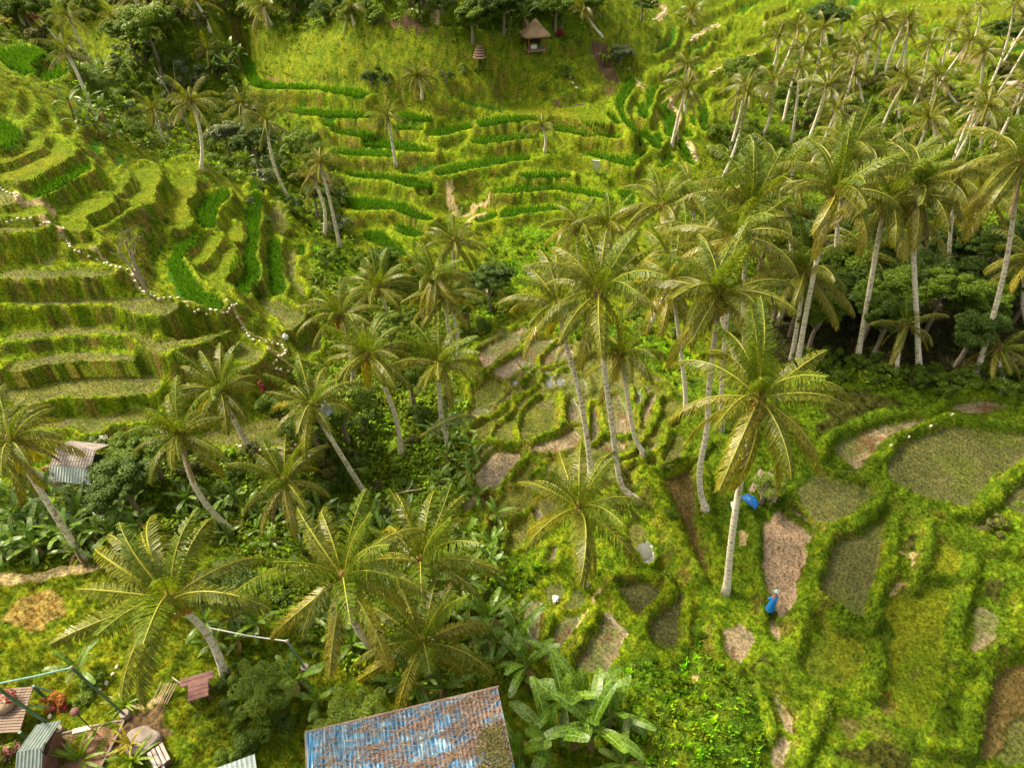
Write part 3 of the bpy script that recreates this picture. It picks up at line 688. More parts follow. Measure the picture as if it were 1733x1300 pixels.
M['frond'] = leafmat('palm_leaflets', (.088,.120,.012), (.185,.205,.016), tip=(.44,.35,.03), rough=.38, trans=.36, spec=.38, tm=(1.3,1.25,.4))
M['frondy'] = leafmat('palm_leaflets_yellow', (.17,.175,.014), (.30,.26,.020), tip=(.44,.34,.05), rough=.4, trans=.32, spec=.5)
M['frondg'] = leafmat('palm_leaflets_young', (.10,.16,.010), (.16,.225,.014), rough=.4, trans=.42, spec=.3)
M['frondd'] = leafmat('palm_leaflets_dry', (.25,.19,.09), (.34,.27,.14), rough=.8, trans=.15, spec=.1)
M['rachis'] = plain('palm_rib', (.36,.33,.035), (.24,.25,.03), 4, .45)
M['rachisd'] = plain('palm_rib_dry', (.30,.17,.07), (.4,.28,.14), 4, .7)
M['ban'] = leafmat('banana_leaf', (.075,.165,.012), (.15,.26,.018), rough=.4, trans=.3, spec=.55)
M['bany'] = leafmat('banana_leaf_pale', (.09,.16,.02), (.15,.23,.04), tip=(.32,.26,.12), rough=.36, trans=.35, spec=.5)
M['band'] = leafmat('banana_leaf_dry', (.23,.14,.07), (.36,.25,.14), rough=.8, trans=.2, spec=.1)
M['banrib'] = plain('banana_rib', (.26,.36,.09), (.2,.3,.06), 5, .5)
M['banstem'] = plain('banana_stem', (.17,.15,.05), (.22,.12,.06), 5, .7, bump=.4)
M['leafD'] = leafmat('dark_leaves', (.035,.080,.008), (.080,.145,.010), tip=(.09,.15,.02), rough=.5, trans=.25, spec=.25)
M['leafM'] = leafmat('green_leaves', (.070,.145,.008), (.13,.215,.010), tip=(.14,.21,.015), rough=.5, trans=.3, spec=.25)
M['leafL'] = leafmat('lime_leaves', (.12,.22,.008), (.20,.30,.010), tip=(.2,.26,.03), rough=.45, trans=.35, spec=.4)
M['leafO'] = leafmat('olive_leaves', (.065,.085,.015), (.11,.12,.02), tip=(.16,.15,.04), rough=.5, trans=.3, spec=.35)
M['leafP'] = leafmat('silvery_leaves', (.10,.15,.05), (.17,.22,.09), tip=(.26,.3,.14), rough=.4, trans=.3, spec=.5)
M['red'] = leafmat('red_leaves', (.20,.015,.03), (.35,.03,.06), tip=(.45,.08,.1), rough=.5, trans=.2)
M['orange'] = leafmat('orange_leaves', (.38,.10,.01), (.45,.22,.01), tip=(.3,.03,.02), rough=.5, trans=.2)
M['yellowl'] = leafmat('yellow_leaves', (.30,.28,.02), (.36,.30,.02), rough=.5, trans=.3)
M['pink'] = leafmat('pink_petals', (.6,.16,.22), (.65,.25,.3), rough=.6, trans=.2)
M['white'] = leafmat('white_petals', (.7,.7,.62), (.75,.75,.7), rough=.6, trans=.2)
# palm bark: pale grey with ring scars and lichen
m, nt = newmat('palm_bark'); tc = N(nt, 'ShaderNodeTexCoord'); oi = N(nt, 'ShaderNodeObjectInfo')
av = N(nt, 'ShaderNodeAttribute', attribute_name='tv'); wv = mathn(nt, 'SINE', mathn(nt, 'MULTIPLY', av.outputs['Fac'], 300.0))
nz = N(nt, 'ShaderNodeTexNoise'); nz.inputs['Scale'].default_value = 5; nz.inputs['Detail'].default_value = 6; nt.links.new(tc.outputs['Object'], nz.inputs['Vector'])
s = mathn(nt, 'ADD', mathn(nt, 'MULTIPLY', wv, .045), nz.outputs[0]); s = mathn(nt, 'ADD', s, mathn(nt, 'MULTIPLY', oi.outputs['Random'], .08))
c = ramp(nt, s, [(.30, (.24, .17, .11)), (.43, (.54, .45, .33)), (.57, (.84, .75, .60))])
c = mixrgb(nt, 'MIX', ramp(nt, av.outputs['Fac'], [(.80, (0, 0, 0)), (1.0, (1, 1, 1))]), c, (.16, .09, .045))
b = N(nt, 'ShaderNodeBsdfPrincipled'); b.inputs['Roughness'].default_value = .85; nt.links.new(c, b.inputs['Base Color']); bp = N(nt, 'ShaderNodeBump'); bp.inputs['Strength'].default_value = .6; bp.inputs['Distance'].default_value = .03
nt.links.new(s, bp.inputs['Height']); nt.links.new(bp.outputs[0], b.inputs['Normal']); out(nt, b.outputs[0]); M['bark'] = m
M['wood'] = plain('tree_bark', (.16,.12,.08), (.32,.27,.2), 6, .9, bump=.5)
M['paleb'] = plain('pale_bark', (.42,.36,.27), (.28,.22,.15), 6, .9, bump=.3)
M['fibre'] = plain('palm_fibre', (.13,.07,.03), (.28,.16,.07), 14, .95, bump=.5)
M['coco'] = plain('orange_coconut', (.55,.20,.02), (.42,.16,.02), 4, .4)
M['cocog'] = plain('green_coconut', (.30,.28,.03), (.2,.22,.03), 4, .4)
# ------------------------------------------------------------------ palm fronds
def frond_curve(L, e0, bend, n=26, p=1.35):
    s = np.linspace(0, 1, n); ang = e0-bend*s**p; d = np.stack([np.cos(ang), 0*ang, np.sin(ang)], 1)
    pts = np.concatenate([[[0, 0, 0]], np.cumsum(d[:-1]*L/(n-1), 0)]); return s, pts, d
def frond_mesh(name, L, e0, bend, pairs, mats, seed, dry=False, stiff=.5, twist=0.0, lw=.055, gap=0.0, old=.5):
    r = np.random.default_rng(seed); s, pts, d = frond_curve(L, e0, bend); mb = MB()
    mb.tube(pts, .048*L/4.4*(1-.86*s)+.006, 5, 1, cap=False)
    V = []; tv = []
    for k in range(pairs):
        q = .10+.88*(k+r.random()*.5)/pairs
        for sg in (-1, 1):
            if r.random() < gap: continue
            x = q*(len(s)-1); i = min(int(x), len(s)-2); f = x-i; B = pts[i]*(1-f)+pts[i+1]*f; T = d[i]*(1-f)+d[i+1]*f; Nn = np.array([-T[2], 0, T[0]])
            l = L*.205*(math.sin(math.pi*(.10+.86*q))**.6)*(.85+.3*r.random())
            S = np.array([0, sg, 0])+Nn*(.32-.25*q+twist*sg)
            d0 = S*.8+T*(.35+.55*q)+r.normal(0, .09, 3); d0 /= np.linalg.norm(d0)
            g = np.array([0, 0, -1.0]); d1 = d0+g*(.22+.5*(1-stiff)+.15*r.random()); d1 /= np.linalg.norm(d1)
            d2 = d0*.8+g*(.75+1.3*(1-stiff)+.3*r.random()); d2 /= np.linalg.norm(d2)
            if dry: d1 = d0*.3+g; d1 /= np.linalg.norm(d1); d2 = d1
            w = T-d1*(T@d1); w /= np.linalg.norm(w)+1e-9; w0 = lw*.5*L/4.4
            m1 = B+d1*l*.5; m2 = m1+d2*l*.5; c = old*(max(0, q-.7)*2.4*r.random()+.25*r.random())+(.55 if r.random() < .03 else 0)+.06*r.random()
            V.append([B-w*w0*.6, B+w*w0*.6, m1+w*w0, m1-w*w0]); tv.append([c*.3, c*.3, c*.6, c*.6])
            V.append([m1-w*w0, m1+w*w0, m2+w*w0*.15, m2-w*w0*.15]); tv.append([c*.6, c*.6, min(1, c+.06), min(1, c+.06)])
    V = np.array(V); tv = np.array(tv); nb = mb.n
    mb.add(V.reshape(-1, 3), np.arange(len(V)*4).reshape(-1, 4), 0, tv.reshape(-1))
    return mb.mesh(name, mats), pts[-1]
FCLS = [(80,35),(68,60),(55,80),(42,85),(28,80),(12,70),(-6,55),(-25,45),(-48,30)]   # (start elevation, bend) in degrees
FLIB = []   # (mesh, tip, class)
for ci, (e, bnd) in enumerate(FCLS):
    for vv in range(2):
        mt = [M['frondg'] if ci < 2 else (M['frondy'] if (ci >= 6 or (ci == 5 and vv)) else M['frond']), M['rachis']]
        me, tip = frond_mesh('frond', 4.4*(1, .96)[vv], math.radians(e+(0, -6)[vv]), math.radians(bnd+(0, 12)[vv]), 66, mt, 100+ci*2+vv, stiff=(.85 if ci < 2 else .5 if ci < 6 else .35)-(.15*vv), twist=(0, .25)[vv], lw=.056, gap=(.03, .12)[vv], old=(0,0,.15,.25,.4,.5,.6,.7,.7)[ci])
        FLIB.append((me, tip, ci))
DRYF = [frond_mesh('frond', 4.0, math.radians(-50+10*k), math.radians(35), 50, [M['frondd'], M['rachisd']], 200+k, dry=True)[0] for k in range(3)]
def far_crown(seed, nf=22, lod=24):
    r = np.random.default_rng(seed); mb = MB(); az = r.random()*6
    for k in range(nf):
        az += 2.399963+r.normal(0, .35); t = (k+.5)/nf; e = 82-118*t**1.15+r.normal(0, 6); bd = 35+55*math.sin(math.pi*min(1, t*1.1))+r.normal(0, 8)
        L = 4.3*(.7+.3*min(1, t*2))*(.75+.45*r.random()); s, pts, d = frond_curve(L, math.radians(e), math.radians(bd), 12)
        R = np.array([[math.cos(az), -math.sin(az), 0], [math.sin(az), math.cos(az), 0], [0, 0, 1]]); pts = pts@R.T; d = d@R.T; Y_ = R@np.array([0, 1, 0])
        mi = 2 if (t > .82 and r.random() < .6) else (1 if t > .72 and r.random() < .5 else 0)
        mb.tube(pts, .04*(1-.8*s)+.008, 3, 3, cap=False); vv = []; tt = []
        for q in range(lod):
            u = .12+.86*(q+.5*r.random())/lod; x = u*11; i = min(int(x), 10); f = x-i; B = pts[i]*(1-f)+pts[i+1]*f; T = d[i]
            for sg in (-1, 1):
                l = L*.2*(math.sin(math.pi*(.10+.86*u))**.6)*(.8+.4*r.random()); dd = Y_*sg*.75+T*(.3+.5*u)+np.array([0, 0, -.75-.3*r.random()])+r.normal(0, .08, 3); dd /= np.linalg.norm(dd)
                w = T-dd*(T@dd); w /= np.linalg.norm(w)+1e-9; w = w*.05; E = B+dd*l; c = max(0, u-.7)*2*r.random()+.15*r.random()
                vv.append([B-w, B+w, E+w*.3, E-w*.3]); tt.append([c*.4, c*.4, c, c])
        mb.add(np.array(vv).reshape(-1, 3), np.arange(len(vv)*4).reshape(-1, 4), mi, np.array(tt).reshape(-1))
    mb.tube([[0,0,-.5],[0,0,.0],[0,0,.4]], [.16,.26,.1], 6, 4)
    return mb.mesh('crown', [M['frond'], M['frondy'], M['frondd'], M['rachis'], M['fibre']])
CROWNS = [far_crown(300+k, (15, 20, 13, 18, 22, 16, 12, 19, 14)[k]) for k in range(9)]
def trunk_mesh(pts, r0=.17, r1=.105):
    pts = np.asarray(pts, float); k = len(pts); t = np.linspace(0, 1, k); r = r0*(1-t)+r1*t+.10*np.exp(-t*22); r[-2:] += .03
    mb = MB(); mb.tube(pts, r, 9, 0, t='u'); return mb
def catmull(ps, n=8):
    ps = [np.asarray(p, float) for p in ps]; q = [2*ps[0]-ps[1]]+ps+[2*ps[-1]-ps[-2]]; o = []
    for i in range(1, len(q)-2):
        for k in range(n):
            t = k/n; a, b, c, d = q[i-1:i+3]; o.append(.5*((2*b)+(-a+c)*t+(2*a-5*b+4*c-d)*t*t+(-a+3*b-3*c+d)*t**3))
    o.append(ps[-1]); return np.array(o)
LOG = []
def palm(base, crown, label, group, tips=None, big=True, via=None, seed=0, size=1.0, nf=20, nuts=None, dead=0, height=None, lean=None, offc=(0,0), dense=1.0):
    r = np.random.default_rng(1000+seed); B = G(*base)
    if height is not None:
        Ct = B+np.array([lean[0], lean[1], height])
    else:
        d = ray(*crown); w0 = CAM-B; z = np.array([0, 0, 1.0]); b_ = d@z; t = (b_*(z@w0)-(d@w0))/(1-b_*b_); Ct = CAM+d*t
        hh = Ct[2]-B[2]; off = Ct[:2]-B[:2]
        if hh < 2.5 or hh > 22: LOG.append(('PALM?', crown, base, round(hh,1), np.round(off,1)))
        hh = min(max(hh, 2.0), 22)
    root = props(empty('coconut_palm', B), label, 'palm tree', group)
    h = Ct-B
    if via:
        nrm = np.array([ (CAM-B)[0], (CAM-B)[1], 0]); nrm /= np.linalg.norm(nrm); ps = [np.zeros(3)]
        for q in via:
            dd = ray(*q); t = ((B-CAM)@nrm)/(dd@nrm); w = CAM+dd*t-B; f = w[2]/h[2]; ps.append(w+np.array([h[0],h[1],0])*0 + nrm*(h@nrm)*f)
        ps.append(h); pts = catmull(ps, 8)
    else:
        t = np.linspace(0, 1, 15)[:,None]; side = np.array([r.normal(0, .35), r.normal(0, .3), 0])
        flat = np.array([h[0], h[1], 0]); pts = flat*(t**(.75+.3*r.random()))+np.array([0, 0, h[2]])*t+side*np.sin(math.pi*t)*min(1, h[2]/8)
    pts[0, 2] -= .25
    trunk_mesh(pts, .175*size**.3 if big else .16, .115 if big else .11).obj('trunk', M['bark'], root, True)
    if not big:
        o = link(bpy.data.objects.new('crown', CROWNS[int(r.integers(len(CROWNS)))]), root); o.location = h; s = size*(.85+.3*r.random()); o.scale = (s, s, s*.98); o.rotation_euler = (r.normal(0, .1), r.normal(0, .1), r.random()*6.28); return root
    hb = MB(); hb.tube([[0,0,-.55],[0,0,-.2],[0,0,.15],[0,0,.5]], [.13,.24,.2,.06], 8, 0)
    for k in range(10):
        a = r.random()*6.28; hb.tube([[.12*math.cos(a), .12*math.sin(a), .1], [.3*math.cos(a), .3*math.sin(a), .35-.4*r.random()], [.5*math.cos(a), .5*math.sin(a), -.1-.5*r.random()]], [.03,.025,.01], 4, 0)
    for k in range(7):
        a = r.random()*6.28; hb.tube([[.1*math.cos(a), .1*math.sin(a), 0], [.32*math.cos(a), .32*math.sin(a), .12], [.62*math.cos(a), .62*math.sin(a), -.25-.3*r.random()]], [.02,.03,.035], 5, 1)
    o = hb.obj('crown_heart', [M['fibre'], M['coco'] if r.random() < .4 else M['cocog']], root, True); o.location = h
    def put(me, az, s, name='frond', tilt=0, mt=None):
        o = link(bpy.data.objects.new(name, me), root); o.location = h+np.array([.08*math.cos(az), .08*math.sin(az), .1]); o.rotation_euler = (tilt, 0, az); o.scale = (s, s, s); return o
    used = []; cp = project(Ct); cr = Ct
    if tips:
        azs = np.radians(np.arange(0, 360, 6))
        for (tu, tv_) in tips:
            best = None
            for (me, tip, ci) in FLIB:
                for s in (.7, .82, .95, 1.08):
                    w = cr+size*s*np.stack([tip[0]*np.cos(azs), tip[0]*np.sin(azs), np.full(len(azs), tip[2])], 1)
                    q = w-CAM; dep = q@FW; pu = CX+FPX*q[:,0]/dep; pv = CY-FPX*(q@UP)/dep
                    e = np.hypot(pu-tu, pv-tv_)+abs(s-.95)*22
                    for a2 in used: e = e+12*np.exp(-((np.angle(np.exp(1j*(azs-a2[0])))/.25)**2))*(abs(a2[1]-ci) < 2)
                    k = int(np.argmin(e))
                    if best is None or e[k] < best[0]: best = (e[k], me, azs[k], s, ci)
            used.append((best[2], best[4])); put(best[1], best[2], best[3]*size, tilt=r.normal(0, .22))
        rest = max(5, int((nf-len(tips))*dense)); az = r.random()*6.28
        for k in range(rest):
            az += 2.4; ci = int(min(6, k*6.5/rest)); o_ = FLIB[min(len(FLIB)-1, ci*2+int(r.integers(2)))]; put(o_[0], az, size*(.72+.25*r.random()), tilt=r.normal(0, .15))
    else:
        az = r.random()*6.28
        for k in range(nf):
            az += 2.39996+r.normal(0, .3); t = (k+.3*r.random())/nf; ci = int(min(8, max(0, t**1.0*8.6+r.normal(0, .7)))); o_ = FLIB[ci*2+int(r.integers(2))]
            put(o_[0], az, size*(.68+.2*min(1, t*3)+.24*r.random()), tilt=r.normal(0, .3))
    for k in range(dead): props(put(DRYF[k%3], r.random()*6.28, size*(.7+.25*r.random())), 'dry brown hanging frond')
    if nuts:
        nb = MB()
        for k in range(14):
            a = r.random()*6.28; q = .2+.22*r.random(); nb.ball([q*math.cos(a), q*math.sin(a), -.25-.55*r.random()], [.10,.10,.13], 0, 7, 5)
        for k in range(3):
            a = k*2.1+r.random(); nb.tube([[0,0,0],[.25*math.cos(a),.25*math.sin(a),-.1],[.3*math.cos(a),.3*math.sin(a),-.6]], .02, 4, 0)
        o = nb.obj('coconut_bunch', M['coco'] if nuts == 'orange' else M['cocog'], root, True); o.location = h
    return root
# ------------------------------------------------------------------ leafy crowns, shrubs
def leaf_quads(cent, nrm, size, r, asp=.55):
    n = len(cent); a = r.normal(0, 1, (n, 3)); u = np.cross(nrm, a); u /= np.linalg.norm(u, axis=1)[:,None]+1e-9; v = np.cross(nrm, u); v /= np.linalg.norm(v, axis=1)[:,None]+1e-9
    s = size[:,None] if np.ndim(size) else size
    return np.stack([cent-u*s*.5, cent-v*s*.5*asp+nrm*s*.1, cent+u*s*.5, cent+v*s*.5*asp+nrm*s*.1], 1)
def foliage(seed, R, nclump, nleaf, ls, flat=.8, spread=.72, up=.5):
    """(n,4,3) leaf quads and tints: clumps scattered through an ellipsoid, bare gaps between them"""
    r = np.random.default_rng(seed); R = np.asarray(R, float); V = []; T = []
    for c in range(nclump):
        d = r.normal(0, 1, 3); d /= np.linalg.norm(d); d[2] = d[2]*.9+.15; q = r.random()**.45; cc = d*R*spread*q*1.25; cr = R.mean()*(.12+.28*r.random()); m = int(nleaf*(.6+.8*r.random()))
        e = r.normal(0, 1, (m, 3)); e /= np.linalg.norm(e, axis=1)[:,None]; e[:,2] = np.where(e[:,2] < -.35, -e[:,2], e[:,2]); rad = cr*(.65+.45*r.random(m)**.5)
        p = cc+e*rad[:,None]*[1,1,flat]; nn = e*.7+[0,0,up]+r.normal(0, .45, (m, 3)); nn /= np.linalg.norm(nn, axis=1)[:,None]
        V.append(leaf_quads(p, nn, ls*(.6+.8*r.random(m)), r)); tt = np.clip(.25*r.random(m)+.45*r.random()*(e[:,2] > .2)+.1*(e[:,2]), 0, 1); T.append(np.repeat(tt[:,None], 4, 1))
    return np.concatenate(V), np.concatenate(T)
FOL = {}
def fol_mesh(kind, var):
    key = (kind, var)
    if key in FOL: return FOL[key]
    sd = hash(kind) % 1 + sum(map(ord, kind))*7+var*31
    spec = {'shrub':((1.1,.9,.7),9,120,.17),'bush':((1.05,.95,.8),13,170,.12),'fine':((1,1,.8),18,260,.07),'tree':((1,1,.8),26,280,.10),'pale':((1,1,.8),12,110,.19),'wisp':((1,1,1.0),12,90,.07)}[kind]
    V, T = foliage(sd, *spec); FOL[key] = (V, T); return FOL[key]
_mc = {}
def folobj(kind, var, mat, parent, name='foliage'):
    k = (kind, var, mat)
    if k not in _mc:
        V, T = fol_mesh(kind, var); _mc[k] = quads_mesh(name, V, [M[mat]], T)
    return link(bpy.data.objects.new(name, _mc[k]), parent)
STEM = {}
def shrub(p, size, kind, mat, label, group, name='shrub', cat='shrub', rz=None, hz=1.0, extra=None):
    root = props(empty(name, p, random.random()*6.28 if rz is None else rz), label, cat, group)
    o = folobj(kind, random.randrange(4), mat, root); s = size; o.scale = (s*random.uniform(.9,1.15), s*random.uniform(.9,1.15), s*hz); o.location = (0, 0, s*.5*hz)
    if 'st' not in STEM:
        mb = MB()
        for k in range(5):
            a = k*1.3; mb.tube([[0,0,-.3],[.1*math.cos(a),.1*math.sin(a),.25],[.4*math.cos(a),.4*math.sin(a),.8]], [.05,.035,.012], 5, 0)
        STEM['st'] = mb.mesh('stem', [M['wood']])
    q = link(bpy.data.objects.new('stem', STEM['st']), root); q.scale = (s, s, s*hz)
    if extra:
        V, T = fol_mesh('wisp', 1); e = folobj('wisp', 1, extra, root, 'blossom'); e.scale = (s*.95, s*.95, s*.75*hz); e.location = (0, 0, s*.72*hz)
    return root
def tree(p, h, R, mat, label, group, kind='tree', name='broadleaf_tree', n=1, lean=(0,0), bark='wood', flat=1.0):
    """tapered trunk with limbs, crown built of several leaf masses"""
    r = np.random.default_rng(int(abs(p[0]*91+p[1]*37))+7); root = props(empty(name, p), label, 'tree', group)
    top = np.array([lean[0], lean[1], h*.8]); mb = MB(); mb.tube(catmull([[0,0,-.3], top*.4+[.15*R*r.normal()*.3, .1*R*r.normal()*.3, 0], top*.75, top], 5), np.linspace(.13+.03*R, .04, 16), 7, 0)
    cs = [(top, 1.0)]
    for k in range(n):
        a = 2*math.pi*k/n+r.random(); c = top+np.array([math.cos(a)*R*.55, math.sin(a)*R*.55, h*(.02*r.normal()-.06)]); cs.append((c, .68+.2*r.random())); mb.tube([top*.55, top*.7+(c-top)*.45, c], [.07,.05,.02], 5, 0)
    mb.obj('trunk', M[bark], root, True)
    k0 = (kind, mat, n, round(R, 1)); Vs = []; Ts = []
    for i, (c, s) in enumerate(cs):
        V, T = fol_mesh(kind, int(r.integers(4))); a = r.random()*6.28; ro = np.array([[math.cos(a), -math.sin(a), 0], [math.sin(a), math.cos(a), 0], [0, 0, 1]])
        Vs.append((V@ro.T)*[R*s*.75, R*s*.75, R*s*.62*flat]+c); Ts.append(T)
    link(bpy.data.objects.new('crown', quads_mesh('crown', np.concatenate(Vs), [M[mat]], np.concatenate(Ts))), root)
    return root
# ------------------------------------------------------------------ banana plants
def banana_leaf(r, L, W, e0, bend, az, z0, mb, mi, torn=.5):
    n = 16; s, pts, d = frond_curve(L, e0, bend, n, 1.5); R = np.array([[math.cos(az), -math.sin(az), 0], [math.sin(az), math.cos(az), 0], [0, 0, 1]]); fold = r.uniform(.15, .55)
    mb.tube((pts@R.T)+[0,0,z0], .028*(1-.8*s)+.005, 4, 1, cap=False)
    V = []; T = []
    for sg in (-1, 1):
        dr = 0
        for k in range(2, n-1):
            if r.random() < torn*.35: dr = r.uniform(-.25, .1)
            w0 = W*.5*math.sin(math.pi*min(1, (.06+.92*(k-2)/(n-3))))**.36; w1 = W*.5*math.sin(math.pi*min(1, (.06+.92*(k-1)/(n-3))))**.36
            Nn = lambda q: np.array([-d[q][2], 0, d[q][0]])
            o = lambda q, w: pts[q]+np.array([0, sg*w*math.cos(fold), 0])+Nn(q)*w*(math.sin(fold)*.6+dr)-np.array([0, 0, abs(dr)*w*.4])+d[q]*w*.12
            g = .82 if r.random() < torn else 1.0
            A, Bp, Cc, Dd = pts[k], pts[k+1], o(k+1, w1), o(k, w0)
            if g < 1: Cc = Cc*.86+Dd*.14
            V.append([A, Bp, Cc, Dd]); c = .15*r.random(); e = c+(.5*r.random() if r.random() < .15 else 0)+max(0, k/n-.75)*r.random(); T.append([c, c, e, e])
    V = np.array(V).reshape(-1, 3)@R.T+[0,0,z0]; mb.add(V, np.arange(len(V)).reshape(-1, 4), mi, np.clip(np.array(T).reshape(-1), 0, 1))
BAN = []
for k in range(6):
    r = np.random.default_rng(500+k); h = (1.5, 1.9, 1.2, 2.2, 1.0, 1.7)[k]; st = MB(); st.tube([[0,0,-.3],[.02,0,.2],[.05*r.normal(),.05*r.normal(),h*.6],[0,0,h]], [.16,.14,.11,.07], 8, 0); leaves = []
    az = r.random()*6
    for q in range(9):
        az += 2.3+r.normal(0, .2); e = (82, 72, 64, 52, 45, 35, 22, 10, -20)[q]; mb = MB()
        banana_leaf(r, (1.5, 2.0, 2.2, 2.3, 2.3, 2.2, 2.0, 1.7, 1.3)[q]*(.9+.2*r.random()), .47 if k != 4 else .42, math.radians(e), math.radians(28+22*r.random()+q*4), az, h, mb, 0, .35+.05*q)
        mt = M['band'] if q == 8 else (M['bany'] if (k in (1, 4) and q % 2) else M['ban'])
        leaves.append((mb.mesh('leaf', [mt, M['banrib'] if q < 8 else M['band']]), q == 8))
    BAN.append((st.mesh('stem', [M['banstem']], True), leaves))
def banana(p, size, label, group, var=None, tilt=0.0, parts=True):
    st, lv = BAN[var if var is not None else random.randrange(6)]; root = props(empty('banana_plant', p, random.random()*6.28), label, 'banana plant', group)
    root.rotation_euler = (random.gauss(0, .08)+tilt, random.gauss(0, .08), random.random()*6.28); s = size; root.scale = (s, s, s)
    link(bpy.data.objects.new('stem', st), root)
    for me, dead in lv:
        o = link(bpy.data.objects.new('leaf', me), root)
        if dead: o['label'] = 'dry brown hanging leaf'
    return root
def in_poly(u, v, px):
    c = False
    for i in range(len(px)):
        x0, y0 = px[i]; x1, y1 = px[i-1]
        if (y0 > v) != (y1 > v) and u < (x1-x0)*(v-y0)/(y1-y0)+x0: c = not c
    return c
def spots(polys, n, mind, seed):
    r = random.Random(seed); px = pxs('W', polys); xs = [a for a, b in px]; ys = [b for a, b in px]; o = []
    for k in range(n*60):
        if len(o) >= n: break
        u = r.uniform(min(xs), max(xs)); v = r.uniform(min(ys), max(ys))
        if in_poly(u, v, px) and all(abs(u-a)+abs(v-b)*1.3 > mind for a, b in o): o.append((u, v))
    return o
# ------------------------------------------------------------------ terrain sheet
me = bpy.data.meshes.new('terrain'); V = np.stack([X, Y, H], -1).reshape(-1, 3)
me.vertices.add(len(V)); me.vertices.foreach_set('co', V.reshape(-1).astype(np.float32))
ii = (np.arange(NJ-1)[:,None]*NI+np.arange(NI-1)[None,:]).reshape(-1); Q = np.stack([ii, ii+1, ii+NI+1, ii+NI], 1).astype(np.int32)
me.loops.add(Q.size); me.loops.foreach_set('vertex_index', Q.reshape(-1)); me.polygons.add(len(Q)); me.polygons.foreach_set('loop_start', np.arange(len(Q), dtype=np.int32)*4)
me.polygons.foreach_set('use_smooth', np.ones(len(Q), bool))
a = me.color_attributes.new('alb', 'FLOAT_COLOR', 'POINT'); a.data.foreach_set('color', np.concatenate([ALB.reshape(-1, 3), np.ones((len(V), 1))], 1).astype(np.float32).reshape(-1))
a = me.attributes.new('wet', 'FLOAT', 'POINT'); a.data.foreach_set('value', WET.reshape(-1).astype(np.float32))
me.materials.append(M['ground']); me.update(); props(link(bpy.data.objects.new('terrain', me)), 'terraced hillsides and valley floor of grass and paddies', 'terrain', kind='structure')
# open water standing in the small pools
wb = MB()
for k, poly, z in fields:
    if k == 'W': wb.add(np.column_stack([poly, np.full(len(poly), z+.03)]), [tuple(range(len(poly)))], 0)
props(wb.obj('water', M['water']), 'open water shining in the small pools', 'water', kind='structure')
# ------------------------------------------------------------------ ground cover (stuff): instanced by geometry nodes
def source(name, V, mats, tv): return bpy.data.objects.new(name, quads_mesh(name, V, mats, tv))
def tuft_src(name, nb, h, spread, w, seed, lean=.5):
    r = np.random.default_rng(seed); V = []; T = []
    for k in range(nb):
        a = r.random()*6.28; d = np.array([math.cos(a), math.sin(a), 0]); s = np.array([-math.sin(a), math.cos(a), 0])*w*.5; b = d*spread*r.random(); hh = h*(.6+.5*r.random()); l = lean*(.4+.9*r.random())
        m1 = b+d*l*hh*.35+[0,0,hh*.6]; m2 = b+d*l*hh+[0,0,hh*(1-.25*l)]
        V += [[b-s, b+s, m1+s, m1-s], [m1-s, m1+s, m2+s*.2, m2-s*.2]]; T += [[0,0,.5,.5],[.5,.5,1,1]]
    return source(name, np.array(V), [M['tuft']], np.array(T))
def leafy_src(name, n, R, ls, seed, hz=.5):
    r = np.random.default_rng(seed); e = r.normal(0, 1, (n, 3)); e /= np.linalg.norm(e, axis=1)[:,None]; e[:,2] = np.abs(e[:,2]); p = e*[R, R, R*hz]*(.55+.45*r.random((n,1))); nn = e*.5+[0,0,.8]+r.normal(0, .35, (n,3)); nn /= np.linalg.norm(nn, axis=1)[:,None]
    T = np.repeat(np.clip(.2+.5*r.random((n,1))*(.4+e[:,2:3]), 0, 1), 4, 1); return source(name, leaf_quads(p, nn, ls*(.6+.8*r.random(n)), r, .6), [M['cover']], T)
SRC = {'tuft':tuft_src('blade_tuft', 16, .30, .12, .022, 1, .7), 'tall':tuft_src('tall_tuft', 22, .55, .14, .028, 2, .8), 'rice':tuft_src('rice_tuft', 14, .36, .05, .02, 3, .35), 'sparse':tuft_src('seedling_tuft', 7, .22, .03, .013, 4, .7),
  'leafy':leafy_src('leaf_clump', 46, .30, .085, 5), 'herb':leafy_src('herb_clump', 30, .24, .06, 6, .7), 'fern':tuft_src('fern_tuft', 9, .55, .06, .10, 7, .35), 'big':leafy_src('broad_clump', 30, .42, .17, 8, .8)}
